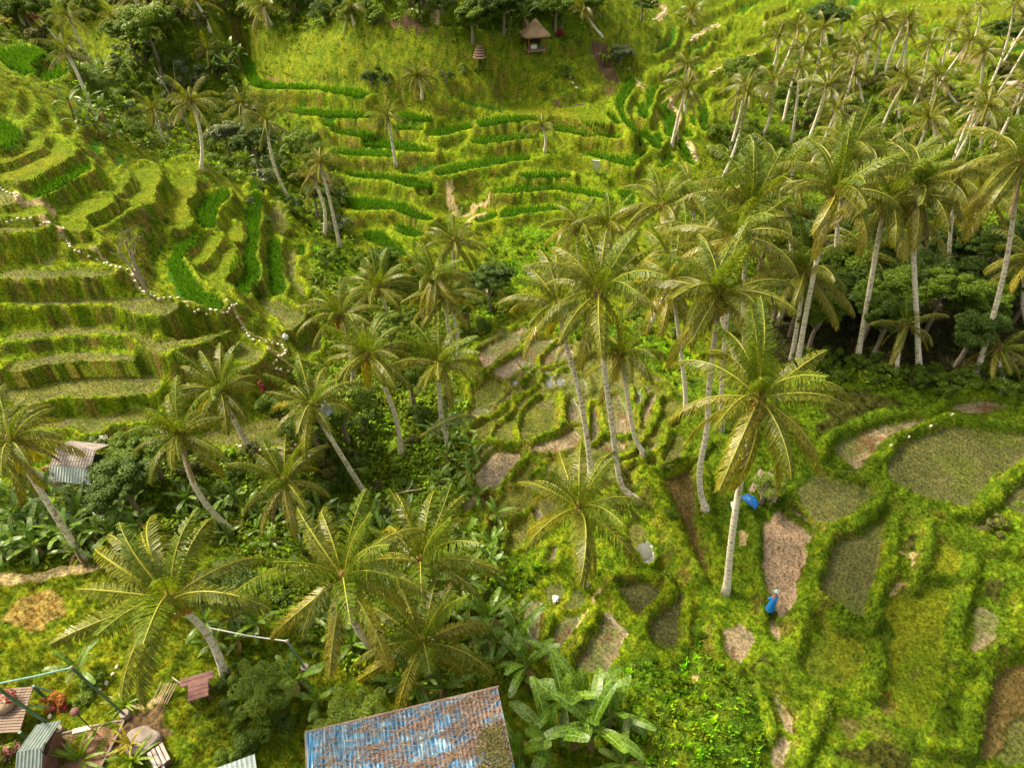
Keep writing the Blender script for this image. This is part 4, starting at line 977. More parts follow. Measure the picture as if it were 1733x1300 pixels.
def scatter(name, srck, px, py, scale, col, label, cat, pz=None, jit=.18):
    n = len(px)
    if n == 0: return
    px = np.asarray(px); py = np.asarray(py); pz = hgt(px, py) if pz is None else pz
    me = bpy.data.meshes.new(name); me.vertices.add(n); me.vertices.foreach_set('co', np.column_stack([px, py, pz]).astype(np.float32).reshape(-1))
    a = me.attributes.new('rot', 'FLOAT_VECTOR', 'POINT'); a.data.foreach_set('vector', np.column_stack([rng.normal(0, jit, n), rng.normal(0, jit, n), rng.random(n)*6.28]).astype(np.float32).reshape(-1))
    a = me.attributes.new('scl', 'FLOAT', 'POINT'); a.data.foreach_set('value', np.asarray(scale, np.float32))
    a = me.attributes.new('col', 'FLOAT_COLOR', 'POINT'); a.data.foreach_set('color', np.column_stack([col, np.ones(n)]).astype(np.float32).reshape(-1))
    o = props(link(bpy.data.objects.new(name, me)), label, cat, kind='stuff')
    ng = bpy.data.node_groups.new('gn_'+name, 'GeometryNodeTree'); ng.interface.new_socket('Geometry', in_out='INPUT', socket_type='NodeSocketGeometry'); ng.interface.new_socket('Geometry', in_out='OUTPUT', socket_type='NodeSocketGeometry')
    gi_ = ng.nodes.new('NodeGroupInput'); go = ng.nodes.new('NodeGroupOutput'); m2p = ng.nodes.new('GeometryNodeMeshToPoints'); iop = ng.nodes.new('GeometryNodeInstanceOnPoints'); oi = ng.nodes.new('GeometryNodeObjectInfo'); oi.inputs['Object'].default_value = SRC[srck]; oi.inputs['As Instance'].default_value = True
    def na(nm, ty):
        q = ng.nodes.new('GeometryNodeInputNamedAttribute'); q.data_type = ty; q.inputs['Name'].default_value = nm; return [s for s in q.outputs if s.enabled and s.name == 'Attribute'][0]
    L = ng.links.new; L(gi_.outputs[0], m2p.inputs[0]); L(m2p.outputs[0], iop.inputs['Points']); L(oi.outputs['Geometry'], iop.inputs['Instance'])
    e2r = ng.nodes.new('FunctionNodeEulerToRotation'); L(na('rot', 'FLOAT_VECTOR'), e2r.inputs[0]); L(e2r.outputs[0], iop.inputs['Rotation']); L(na('scl', 'FLOAT'), iop.inputs['Scale']); L(iop.outputs[0], go.inputs[0])
    md = o.modifiers.new('cover', 'NODES'); md.node_group = ng
def sample(classes, n, extra=None):
    """random points, evenly dense over the view, on the given ground classes"""
    ok = np.isin(CLS, [KEYS.index(k) for k in classes])
    if extra is not None: ok &= extra
    ok &= VIS
    jj, i_ = np.nonzero(ok)
    if len(jj) == 0: return np.zeros(0), np.zeros(0), np.zeros((0,3)), np.zeros(0)
    m = int(n*len(jj)/ok.size*(NJ*NI)/600000) if n > 0 else -n
    k = rng.integers(0, len(jj), m); j = np.clip(jj[k]+rng.random(m)-.5, 0, NJ-1.01); i = np.clip(i_[k]+rng.random(m)-.5, 0, NI-1.01)
    y = np.interp(j, np.arange(NJ), GY); hw = np.interp(j, np.arange(NJ), HW); x = (i/(NI-1)*2-1)*hw
    a = ALB[jj[k], i_[k]]*(.45+1.1*rng.random((m, 1))**1.3)*(1+rng.normal(0, .1, (m, 3))); rr = np.sqrt(x**2+y**2+26**2)
    return x, y, np.clip(a, 0, 1), rr
_q = np.stack([X, Y, H-CAMZ], -1); _w2 = _q@FW; _u = CX+FPX*_q[...,0]/np.maximum(_w2, .1); _v = CY-FPX*(_q@UP)/np.maximum(_w2, .1)
VIS = (_w2 > 1) & (_u > -120) & (_u < 1853) & (_v > -60) & (_v < 1360); del _q
DEN = 1.0
def sc(name, src, classes, n, s0, label, cat, extra=None, lift=1.0, **kw):
    x, y, a, rr = sample(classes, int(n*DEN), extra)
    scatter(name, src, x, y, s0*(.6+.7*rng.random(len(x)))*(.82+rr/170), a*lift, label, cat, **kw)
sc('bund_grass', 'tuft', ['bund', 'c'], 110000, .45, 'bright grass along the paddy banks', 'grass', lift=1.2)
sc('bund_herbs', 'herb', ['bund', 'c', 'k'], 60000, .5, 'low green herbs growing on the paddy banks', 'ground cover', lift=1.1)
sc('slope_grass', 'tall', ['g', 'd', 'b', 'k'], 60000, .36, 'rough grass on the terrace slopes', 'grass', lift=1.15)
sc('slope_herbs', 'herb', ['g', 'b'], 70000, .6, 'small leafy weeds scattered over the slopes', 'ground cover', lift=1.1)
sc('lawn_grass', 'tuft', ['l'], 90000, .5, 'short lawn grass', 'grass', lift=1.15)
sc('weeds', 'herb', ['L', 'Z'], 45000, .45, 'lime green weeds floating over the fallow paddies', 'weeds', lift=1.15)
sc('undergrowth', 'leafy', ['u', 'f'], 110000, 1.1, 'dense leafy undergrowth of the gully and the palm grove', 'undergrowth', lift=1.6, jit=.3)
sc('broad_leaves', 'big', ['u'], 30000, 1.1, 'broad leaved plants filling the gully', 'undergrowth', lift=1.75, jit=.3)
sc('creeping_vine', 'leafy', ['v'], 170000, .75, 'bright green creeping vine carpeting the bank', 'vine', lift=1.2, jit=.25)
sc('fern', 'fern', ['v', 'u'], 26000, .8, 'upright lime fern fronds standing in the vine', 'fern', lift=1.7)
sc('young_rice_strips', 'rice', ['G'], 38000, .55, 'young rice on the narrow contour terraces', 'rice', lift=1.3, extra=(SDN > .3))
# rice set out in rows
RX = []; RY = []; RS = []; RC = []; SX = []; SY = []; SS = []; SC_ = []
for fi, (k, poly, z) in enumerate(fields):
    if k not in 'GOMPRQ': continue
    c = poly.mean(0); rr = math.sqrt(c[0]**2+c[1]**2+28**2); q = poly-c; ev, evec = np.linalg.eigh(q.T@q); ax = evec[:,1]; ay = evec[:,0]; L1 = np.abs(q@ax).max(); L2 = np.abs(q@ay).max()
    if k == 'P': ax, ay = ay, ax; L1, L2 = L2, L1
    st = .24 if k == 'G' else .28; st *= max(1, rr/58); a = np.arange(-L1, L1, st); b = np.arange(-L2, L2, st*.85); A, Bb = np.meshgrid(a, b); A = A.ravel(); Bb = Bb.ravel()
    wob = .35*np.sin(A*.35+fi); x = c[0]+ax[0]*A+ay[0]*(Bb+wob)+rng.normal(0, .03, len(A)); y = c[1]+ax[1]*A+ay[1]*(Bb+wob)+rng.normal(0, .03, len(A))
    if not len(x): continue
    sd = sd_poly(x, y, poly); keep = sd < (.05 if k == 'G' else -.12)
    if k != 'G': keep &= (fbm(x, y, .45, 77, 3) > (.40 if k in 'OR' else .33)) | (rng.random(len(x)) < .5)
    x = x[keep]; y = y[keep]; m = len(x)
    if k == 'G': RX.append(x); RY.append(y); RS.append(st/.24*(.85+.35*rng.random(m))); RC.append(np.array([.058,.145,.007])*(.75+.5*rng.random((m,1)))*(.85+.3*fbm(x, y, .3, 5, 2))[:,None])
    else: SX.append(x); SY.append(y); SS.append(st/.30*(.7+.5*rng.random(m))*(.75 if k in 'MP' else 1)); SC_.append(np.array({'R':[.13,.10,.02],'P':[.13,.11,.05],'M':[.12,.135,.035],'Q':[.11,.14,.02]}.get(k, [.14,.175,.018]))*(.7+.6*rng.random((m,1))))
scatter('young_rice', 'rice', np.concatenate(RX), np.concatenate(RY), np.concatenate(RS)*1.1, np.concatenate(RC)*1.35, 'dense young rice in the deep green terraces', 'rice', jit=.12)
scatter('rice_seedlings', 'sparse', np.concatenate(SX), np.concatenate(SY), np.concatenate(SS), np.concatenate(SC_), 'rows of sparse olive rice seedlings in the muddy paddies', 'rice', jit=.12)
print('rice', sum(map(len, RX)), sum(map(len, SX)))
# ================================================================== palms with their own place in the photo
def ctip(c, s): return pxs(c, s)
PSEED = [0]
def PL(base, crown, label, group, **k):
    PSEED[0] += 1; return palm(base, crown, label, group, seed=PSEED[0], **k)
gC = 'coconut palms of the central grove'; gL = 'coconut palms along the left gully'; gR = 'tall palms at the edge of the dark grove'; gF = 'palms of the far hillside'
PL((1082,849), (1014,498), 'tall coconut palm with white trunk curving sharply at its foot, beside the small paddies', gC, via=[(1053,823),(1043,771),(1036,710),(1027,640),(1021,570)],
   tips=ctip('C3', '190,920 490,1170 720,1080 905,660 1000,590 860,410 770,260 480,320 310,370 360,500 230,640 560,1100 650,260'), nuts='green', size=0.92)
PL((1001,802), (946,521), 'slender grey coconut palm just left of the white trunked one', gC, via=[(992,730),(978,650),(958,580)], tips=ctip('C3', '0,750 180,560 120,880 190,420 300,400 420,900 250,950'), size=.9)
PL((1090,769), (1052,604), 'shorter coconut palm with shaded hanging fronds under the white trunked one', gC, via=[(1072,730)], size=.8, tips=ctip('C3','500,1290 650,1290 900,1250 980,1130 600,1000'))
PL((1195,862), (1218,503), 'coconut palm carrying a bunch of orange coconuts', gC, via=[(1186,835),(1185,790),(1197,724),(1200,661),(1208,590)], nuts='orange', tips=ctip('C3', '970,790 1050,690 1200,440 1390,600 1240,320 1060,1190 1190,1010 1680,760 1610,920 1560,460 1480,340'), dead=2)
PL((1161,698), (1137,474), 'coconut palm with grey trunk behind the orange fruited one', gC, via=[(1158,640)], size=.9)
PL((1222,729), (1240,405), 'coconut palm mostly hidden behind the orange fruited crown', gC, via=[(1222,645)], size=.9)
PL((1229,1004), (1284,677), 'coconut palm with yellowing fronds and smooth pale trunk beside the blue tarpaulin shack', gC, via=[(1240,900),(1258,790)],
   tips=ctip('B3', '1010,290 1140,420 1380,740 1600,700 1420,290')+ctip('B4', '565,210 380,620 165,700 200,20 330,60')+ctip('C4', '380,1010 0,1000')+ctip('C3', '1250,1100 1330,930 1640,780'), nuts='green', nf=22)
PL((992,990), (980,862), 'low coconut palm with wide spread fronds in front of the small paddies', gC, tips=ctip('B3', '60,700 310,500 440,520 700,490 930,880 800,1220 570,1300 440,1310 120,1170 200,780 620,700 380,620'), nuts='green')
PL((382,1146), (290,1017), 'leaning coconut palm with ringed trunk above the garden lawn', gL, tips=ctip('D1', '490,165 520,380 660,500 800,850 1120,760 910,600 1320,170 1210,310')+ctip('B1', '630,1130 870,900 1410,920 1700,1200 720,1050 1000,900'), nuts='orange')
PL((652,1125), (582,981), 'coconut palm with brown leaning trunk and broad yellow green fronds among the bananas', gL, tips=ctip('D2', '40,230 170,550 520,720 620,380 960,280 1110,190')+ctip('B2', '340,850 750,870 450,860 830,1140 330,1050'), nuts='green')
PL((744,1060), (712,954), 'young coconut palm with sparse bare ribs among the banana plants', gL, tips=ctip('B2', '750,960 860,1000 1100,650 1170,760 1350,920 1430,1110 820,1190 1600,1250 900,750'), nf=16, size=1.0)
PL((726,1150), (715,1091), 'stemless young coconut palm with ragged fronds just above the blue roof', gL, tips=ctip('D2', '740,280 1300,300 1460,390 1420,740 690,850 860,520 1180,60 960,300'), nf=18)
PL((144,951), (21,752), 'coconut palm on the left edge with long leaning trunk ending at the lawn path', gL, tips=ctip('B1', '100,200 340,300 410,390 420,520 320,620 230,740 0,640 20,520 160,200'), dead=1, size=0.68)
PL((118,831), (2,758), 'coconut palm leaning low across the left edge of the photo', gL, size=.8)
PL((392,899), (306,739), 'coconut palm with brown hanging fronds left of the banana patch', gL, tips=ctip('B1', '945,210 1100,130 1280,150 1310,240 945,370 980,680 1410,660 1180,540 1330,330'), dead=2, size=0.7)
PL((434,771), (374,664), 'coconut palm leaning over the flooded olive paddy', gL, tips=ctip('B1', '1140,90 1700,130 1500,370 1340,230 1580,0')+ctip('C1', '1170,1150 1270,1060 1400,1010 1640,1140'), size=0.78)
PL((621,841), (529,690), 'coconut palm with a pale plastic sack caught in its crown', gL, tips=ctip('B2', '140,200 650,210 370,520 250,350 480,40 200,60 330,-20 240,-70'), size=0.8)
PL((680,771), (624,605), 'coconut palm with star shaped crown and straight pale trunk above the shrubs', gL, tips=ctip('C2', '470,1140 650,800 960,900 1040,1130 1000,1290 920,1300 590,1250 750,1300 560,900 830,820'), nf=22, size=0.8)
PL((760,760), (744,618), 'coconut palm with hanging fronds beside the fallen grey frond', gL, tips=ctip('C2', '980,980 1150,900 1440,1100 1390,1280 1100,1290 970,1170'), dead=1, size=0.8)
PL((592,680), (576,537), 'coconut palm overlapping the left side of the star shaped crown', gL, tips=ctip('C2', '340,740 290,950 430,640 620,560 700,680 380,820'), nuts='orange', size=0.78)
PL((657,560), (639,490), 'coconut palm with a short bent trunk and bushy head in the gully', gL, tips=ctip('C2', '600,590 700,450 850,400 1000,500 1070,640 940,800 740,380'), dead=1, size=0.78)
PL((767,602), (752,503), 'coconut palm with spotted trunk, in front of two thinner ones', gL, tips=ctip('C2', '950,740 1040,900 1390,780 1490,690 1200,460 1080,560'), dead=2, size=0.82)
PL((775,606), (735,470), 'thin palm close behind the spotted trunk', gL, size=0.65)
PL((773,480), (767,411), 'coconut palm with yellow hanging fronds at the foot of the far terraces', gL, tips=ctip('C2', '1100,300 1250,160 1400,200 1510,400 1410,580 1200,480'), size=0.78)
PL((819,500), (817,477), 'short young palm with upright fronds beside the bright vine slope', gL, nf=18, size=0.65)
PL((505,905), (482,818), 'yellowing coconut palm with orange heart among the bananas', gL, tips=ctip('B2', '0,730 270,1050 330,830 350,620 470,520 200,380 0,520 10,1000 120,500'), dead=1, nf=20, size=0.82)
# grove edge on the right
PL((1348,623), (1414,327), 'tall coconut palm with speckled white trunk, nearest the bright shrubs', gR, via=[(1370,500),(1392,400)], tips=ctip('C4', '340,460 930,160 660,400 190,30 690,380')+ctip('T4', '640,1180 1380,1080 60,1250 700,730 300,930 440,1000 150,1080'), nf=22)
PL((1450,613), (1500,340), 'coconut palm with brown ringed trunk leaning left at its foot', gR, via=[(1470,500),(1490,385)], dead=2)
PL((1556,634), (1549,320), 'coconut palm with straight dark trunk before the black foliage', gR, via=[(1551,500),(1549,420)], tips=ctip('C4', '980,400 1180,300 920,380 1330,100 700,0')+ctip('T4', '1380,1080 1000,1010 850,900 1250,1050'), dead=2, nf=22)
PL((1652,634), (1727,277), 'coconut palm leaning out over the right edge with a long pale trunk', gR, via=[(1680,540),(1706,430)], tips=ctip('C4', '1280,240 1310,350 1720,400')+ctip('T4', '1180,1200 1500,930 1450,1270'), dead=2, nf=22)
PL((1262,590), (1273,354), 'big dense coconut palm rising over the centre of the grove', gR, tips=ctip('C3', '1090,400 1080,80 1640,550 1500,250 1250,300 1721,100')+ctip('T3', '1250,950 1500,880 1640,900 1721,1000 1200,1180'), nf=28, size=1.05)
PL((1339,610), (1361,461), 'lower coconut palm with dark crown between two tall trunks', gR, via=[(1346,570),(1354,520)], tips=ctip('C4', '20,700 190,530 480,980 620,850 520,560 100,780'), size=.9)
PL((1469,520), (1466,432), 'small shaded palm between the ringed trunk and the speckled one', gR, size=.8, dead=1)
PL((1745,560), (1745,440), 'coconut palm half outside the right edge low in the grove', gR, tips=ctip('C4', '1400,700 1590,700 1480,560'), size=.9)
PL((1518,640), (1533,553), 'young fan fronded palm in the shade of the grove', gR, size=.55, nf=12)
PL((1700,650), (1690,592), 'young palm with drooping grey fronds at the lower right of the grove', gR, size=.55, nf=12)
# centre-right overlapping crowns
for i, (b, c, l) in enumerate([((1130,520),(1121,351),'coconut palm with bushy olive crown above the vine slope'), ((1035,470),(1032,383),'dark slim palm at the edge of the terraces'), ((985,455),(978,380),'small dark palm leaning left behind the white trunked one'),
  ((1180,450),(1168,330),'coconut palm left of the big dense crown'), ((1095,560),(1160,420),'coconut palm crown wedged between the orange fruited and white trunked ones'), ((1320,540),(1318,300),'coconut palm rising just behind the big dense crown'),
  ((1420,520),(1440,255),'coconut palm with arching crown behind the speckled white trunk'), ((1530,520),(1518,285),'coconut palm with a brown heart in the row above the dark trunk'), ((1610,520),(1620,300),'coconut palm with fronds blown left, second from the right edge'),
  ((1250,620),(1196,420),'coconut palm with thin crown behind the orange coconuts'),((1640,480),(1660,330),'coconut palm shaded behind the leaning right edge palm')]):
    PL(b, c, l, gR, size=.85, nf=19)
# ------------------------------------------------------------------ far palms: trunk and crown
FAR = [((361-0+1000,183),(1393,47),'far palm with long white trunk left of the fence'),((1339,240),(1354,115),'far palm with twin lit trunk rising left in the grove'),((1418,63),(1424,18),'far palm beside the umbrella shaped tree'),
 ((1466,136),(1484,39),'far palm with bright trunk crossing the bamboo fence'),((1476,137),(1495,34),'far palm with brown trunk crossing the bamboo fence'),((1466,137),(1463,60),'far palm with straight orange trunk behind the fence'),
 ((1500,112),(1518,63),'far palm with slim pale trunk right of the fence'),((1516,118),(1539,26),'far palm with reddish trunk right of the fence'),((1529,123),(1537,52),'far palm with upright white trunk at the end of the fence'),
 ((1547,178),(1573,73),'far palm with dark bushy head and thick brown trunk'),((1595,107),(1610,52),'far palm with kinked grey trunk'),((1608,91),(1633,26),'far palm with lit straight trunk near the pale path'),((1646,71),(1659,10),'far palm with faint trunk before the light field'),
 ((1673,152),(1717,5),'far palm with very long trunk leaning to the right edge'),((1712,78),(1733,24),'far palm cut by the right edge near the top'),((1639,230),(1665,86),'far palm with tall pale trunk and orange nuts'),((1659,251),(1683,165),'far palm with dark leaning trunk beside the blue roof'),
 ((1675,254),(1694,215),'palm behind the dark leaning trunk'),((1722,193),(1738,150),'palm trunk under the blue roof'),((1400,170),(1411,99),'far palm with reddish trunk in the lime clearing'),((1407,196),(1414,139),'far palm with white trunk in the lime clearing'),
 ((1417,172),(1427,125),'far palm second from the left of the lime clearing'),((1432,177),(1443,128),'far palm with brown trunk right of the lime clearing'),((1462,175),(1448,118),'far palm leaning left over the lime clearing'),
 ((1137,246),(1161,150),'palm with skirt of dry fronds beside the white stepped path'),((1160,190),(1163,108),'ragged palm above the dry skirted one'),((922,255),(917,212),'short palm standing in the middle terraces'),
 ((670,277),(655,195),'palm with blown upright fronds in the far terraces'),((714,165),(706,128),'short palm on the slope above the far terraces'),((493,342),(451,205),'tall thin palm at the gully, left of its twin'),((576,417),(542,275),'tall thin palm at the gully, right of its twin'),
 ((549,398),(529,300),'very thin bare palm between the twin tall ones'),((425,260),(410,172),'small palm just left of the tall gully twins'),((340,285),(324,172),'palm with drooping yellow fronds in the upper left gully'),((277,240),(259,188),'palm with arching fronds left of the yellow drooping one'),
 ((167,131),(115,25),'leaning palm at the top left corner'),((200,62),(193,30),'palm at the top edge left of the gully head'),((94,66),(42,10),'pale trunked palm near the top left corner'),((157,191),(112,85),'palm with thin white trunk beside the small green paddies'),
 ((250,70),(222,-10),'palm whose trunk enters from the top edge'),((356,52),(327,-5),'palm with white trunk entering at the top'),((355,98),(352,84),'squat palm in the bushes below the top edge'),((38,38),(28,12),'small pale palm at the far top left'),
 ((1176,40),(1171,18),'spiky screw palm near the top'),((1620,175),(1594,139),'palm with bright green blown head below the kinked trunk'),((1520,215),(1510,146),'palm with dark upright head in the middle of the grove'),((1590,260),(1581,185),'palm with orange heart and bright fronds'),
 ((1452,150),(1440,78),'palm with crossing yellow frond near the fence'),((1310,110),(1316,62),'small dark palm before the light terraces'),((1020,60),(985,12),'palm behind the thatched hut'),((460,40),(444,8),'palm at the top above the grassy slope'),((600,40),(593,12),'dark leaning palm at the top of the grassy slope')]
for b, c, l in FAR:
    PL(b, c, l, gF, big=False, size=.6)
for i, (u, v) in enumerate(spots('1225,235 1300,190 1733,250 1733,330 1640,350 1300,330 1200,300', 15, 66, 4)):
    PSEED[0] += 1; palm((u, v), None, 'coconut palm in the thick band of crowns across the upper right grove', 'crowns massed in the upper right grove', big=False, seed=PSEED[0], height=random.uniform(6, 10), lean=(random.uniform(-1, 1.6), random.uniform(-.5, 1)), size=.7)
for i, (u, v) in enumerate(spots('1300,130 1733,110 1733,230 1330,220 1280,180', 6, 70, 5)):
    PSEED[0] += 1; palm((u, v), None, 'slim far palm in the open grove at the top right', 'slim palms scattered in the open grove at the top right', big=False, seed=PSEED[0], height=random.uniform(7, 11), lean=(random.uniform(.2, 2.2), random.uniform(-.5, 1)), size=.62)
# ================================================================== broadleaf trees
TREES = [((800,72),3.4,2.9,'leafM','round crowned green tree left of the thatched hut',1),((852,55),3.8,3.0,'leafD','dark tree directly behind the thatched hut',2),((940,55),3.6,2.4,'leafM','leafy tree at the right shoulder of the thatched hut',2),
 ((1240,205),6.8,2.8,'leafM','light green tree with two pale trunks right of the stepped path',3),((1392,60),3.6,3.0,'leafD','dark umbrella shaped tree before the light terraces',4),((1693,92),3.8,3.2,'leafD','black green round tree near the top right corner',3),
 ((275,130),7,3.4,'leafL','feathery lime tree over the gully head',3),((235,110),5,2.4,'leafM','green tree left of the feathery lime one',2),((1050,108),1.6,1.7,'leafP','pale leaved bush tree right of the thatched hut',2),((1003,32),2.4,1.8,'leafM','tree at the top between hut and path',2),
 ((1085,35),2.2,1.6,'leafD','dark tree near the top with its shadow on the grass',1),((715,20),2.0,1.8,'leafD','dark tree at the top above the bare bank',1),((55,50),3,2.4,'leafM','hedge like tree at the top left behind the green paddies',2),((500,20),2.2,2.2,'leafM','tree at the top left of the grassy slope',2),
 ((275,815),3.2,2.1,'leafM','dense green tree right of the tin roofed shack',3),((232,825),2.6,1.6,'leafM','smaller tree between the shack and the dense green tree',2),((245,880),4,1.8,'leafD','dark tree in the hollow behind the bananas',2),((590,750),4.5,2.1,'leafL','light green tree right of the sack palm trunk',3),
 ((545,770),4,1.9,'leafM','green tree left of the light green one',2),((480,735),3,1.4,'leafM','small round tree above the yellowing palm',1),((700,690),4,1.7,'leafM','green tree under the hanging palm fronds',2),((665,600),3.5,1.6,'leafL','bright tree between the palms in the gully',2),
 ((830,530),4,2.0,'leafD','dark tree at the head of the small paddies',2),((790,560),3.5,1.7,'leafM','tree left of the small paddies, by the palm trunks',2),((452,1185),1.6,1.25,'leafL','round small leaved bush tree beside the garden lawn',3),((400,1035),3.0,1.5,'leafD','dark round tree right of the lawn palm',2),
 ((600,1240),1.8,1.3,'leafL','yellow green bush tree touching the blue roof',2),((1288,852),2.1,1.25,'leafL','lime papaya like tree growing over the plank shack',1),((755,140),1.0,1.1,'leafD','dark shrubby tree on the slope below the bare bank',1),((628,143),1.1,1.2,'leafD','pair of dark round bushes on the grassy slope',2),
 ((392,270),3.5,2.0,'leafP','silvery shrub tree at the foot of the gully',2),((440,290),4,2.2,'leafD','dark tree behind the thin tall palm trunk',2),((540,370),3,1.6,'leafD','dark tree between the thin tall palm trunks',1),((240,475),3.6,1.0,'leafO','small wispy tree with pale trunk beside the stone path',1),((655,480),3,1.6,'leafM','tree at the edge of the lower green terraces',2)]
for p, h, R, mt, l, nn in TREES:
    k = 'fine' if R < 1.4 else 'tree'
    tree(G(*p), h, R, mt, l, 'broadleaf trees', kind=('wisp' if 'wispy' in l else k), n=nn, bark='paleb' if 'pale trunk' in l or 'wispy' in l else 'wood')
for i, (u, v) in enumerate(spots('1275,430 1733,430 1760,600 1733,625 1600,632 1400,618 1300,600', 38, 38, 8)):
    tree(G(u, v), random.uniform(3.5, 6), random.uniform(1.7, 3.0), ('leafD', 'leafM', 'leafD')[i % 3], ['tall dark leaved tree inside the shaded grove', 'lower dark tree inside the shaded grove'][i % 2], 'dark trees filling the shaded grove', n=2)
# ================================================================== shrubs
def shrubs(poly, n, mind, seed, kinds, label, group, s0, s1, hz=1.0, **k):
    for i, (u, v) in enumerate(spots(poly, n, mind, seed)):
        kd, mt = kinds[i % len(kinds)]; shrub(G(u, v), random.uniform(s0, s1), kd, mt, label[i % len(label)] if isinstance(label, list) else label, group, hz=hz, **k)
shrubs('1330,600 1480,610 1600,640 1733,635 1733,670 1600,668 1450,645 1330,640', 30, 22, 21, [('bush','leafL'),('shrub','leafM'),('bush','leafM')], ['bright bush in the row along the foot of the dark grove','broad leaved bush in the row along the foot of the dark grove','small leaved bush in the row along the foot of the dark grove'], 'bushes at the foot of the grove', .6, 1.0)
shrubs('110,75 400,90 400,170 560,260 600,400 560,420 430,310 340,290 220,240 130,170', 46, 30, 22, [('bush','leafD'),('shrub','leafP'),('fine','leafM'),('bush','leafL')], ['dark bush in the upper left gully','silvery broad leaved bush in the upper left gully','fine leaved green bush in the upper left gully','lime bush in the upper left gully'], 'bushes of the upper left gully', .8, 1.7)
shrubs('0,5 430,0 430,60 110,80 0,75', 22, 34, 23, [('bush','leafM'),('bush','leafL'),('shrub','leafO')], ['green bush along the top left edge','lime bush along the top left edge','olive bush along the top left edge'], 'bushes of the top left edge', 1.0, 2.0)
shrubs('440,0 1010,0 1000,50 760,40 560,40 440,40', 22, 36, 24, [('bush','leafM'),('fine','leafD'),('shrub','leafL')], ['green bush on the ridge above the far terraces','dark bush on the ridge above the far terraces','lime bush on the ridge above the far terraces'], 'bushes of the far ridge', 1.0, 1.9)
shrubs('550,410 700,450 830,480 890,510 800,570 760,640 700,620 600,560 540,470', 26, 34, 25, [('bush','leafL'),('shrub','leafM'),('bush','leafM')], ['lime bush under the gully palms','broad leaved bush under the gully palms','green bush under the gully palms'], 'bushes under the gully palms', .6, 1.2)
shrubs('160,790 400,780 560,700 760,660 790,760 700,850 560,860 440,880 300,880 180,870', 40, 34, 26, [('bush','leafM'),('fine','leafD'),('shrub','leafL'),('bush','leafO')], ['green bush in the lower left gully','dark fine leaved bush in the lower left gully','lime broad leaved bush in the lower left gully','olive bush in the lower left gully'], 'bushes of the lower left gully', .5, 1.0)
shrubs('460,880 840,860 860,1000 860,1160 640,1150 520,1120 450,1040', 30, 36, 27, [('bush','leafM'),('bush','leafL'),('shrub','leafD')], ['green bush between the banana plants','lime bush between the banana plants','dark broad leaved bush between the banana plants'], 'bushes between the banana plants', .4, .75)
shrubs('370,1130 500,1150 515,1230 430,1290 370,1290 390,1220', 12, 26, 28, [('fine','leafD'),('bush','leafM')], ['dark small leaved shrub between the lawn and the blue roof','green shrub between the lawn and the blue roof'], 'shrubs beside the garden lawn', .4, .7)
shrubs('1200,215 1330,240 1733,250 1733,300 1300,260 1200,280', 34, 28, 29, [('bush','leafL'),('bush','leafM')], ['lime bush among the far palm trunks','green bush among the far palm trunks'], 'bushes among the far palm trunks', .9, 1.6)
shrubs('1300,140 1733,120 1733,230 1340,220', 60, 24, 30, [('bush','leafL'),('shrub','leafM'),('bush','leafO')], ['lime bush on the floor of the open grove','broad leaved bush on the floor of the open grove','olive bush on the floor of the open grove'], 'bushes on the floor of the open grove', .8, 1.8)
shrubs('970,410 1180,400 1240,560 1180,600 1040,560 960,500', 16, 32, 31, [('bush','leafM'),('bush','leafL')], ['green bush beneath the central palm crowns','lime bush beneath the central palm crowns'], 'bushes beneath the central crowns', .6, 1.1)
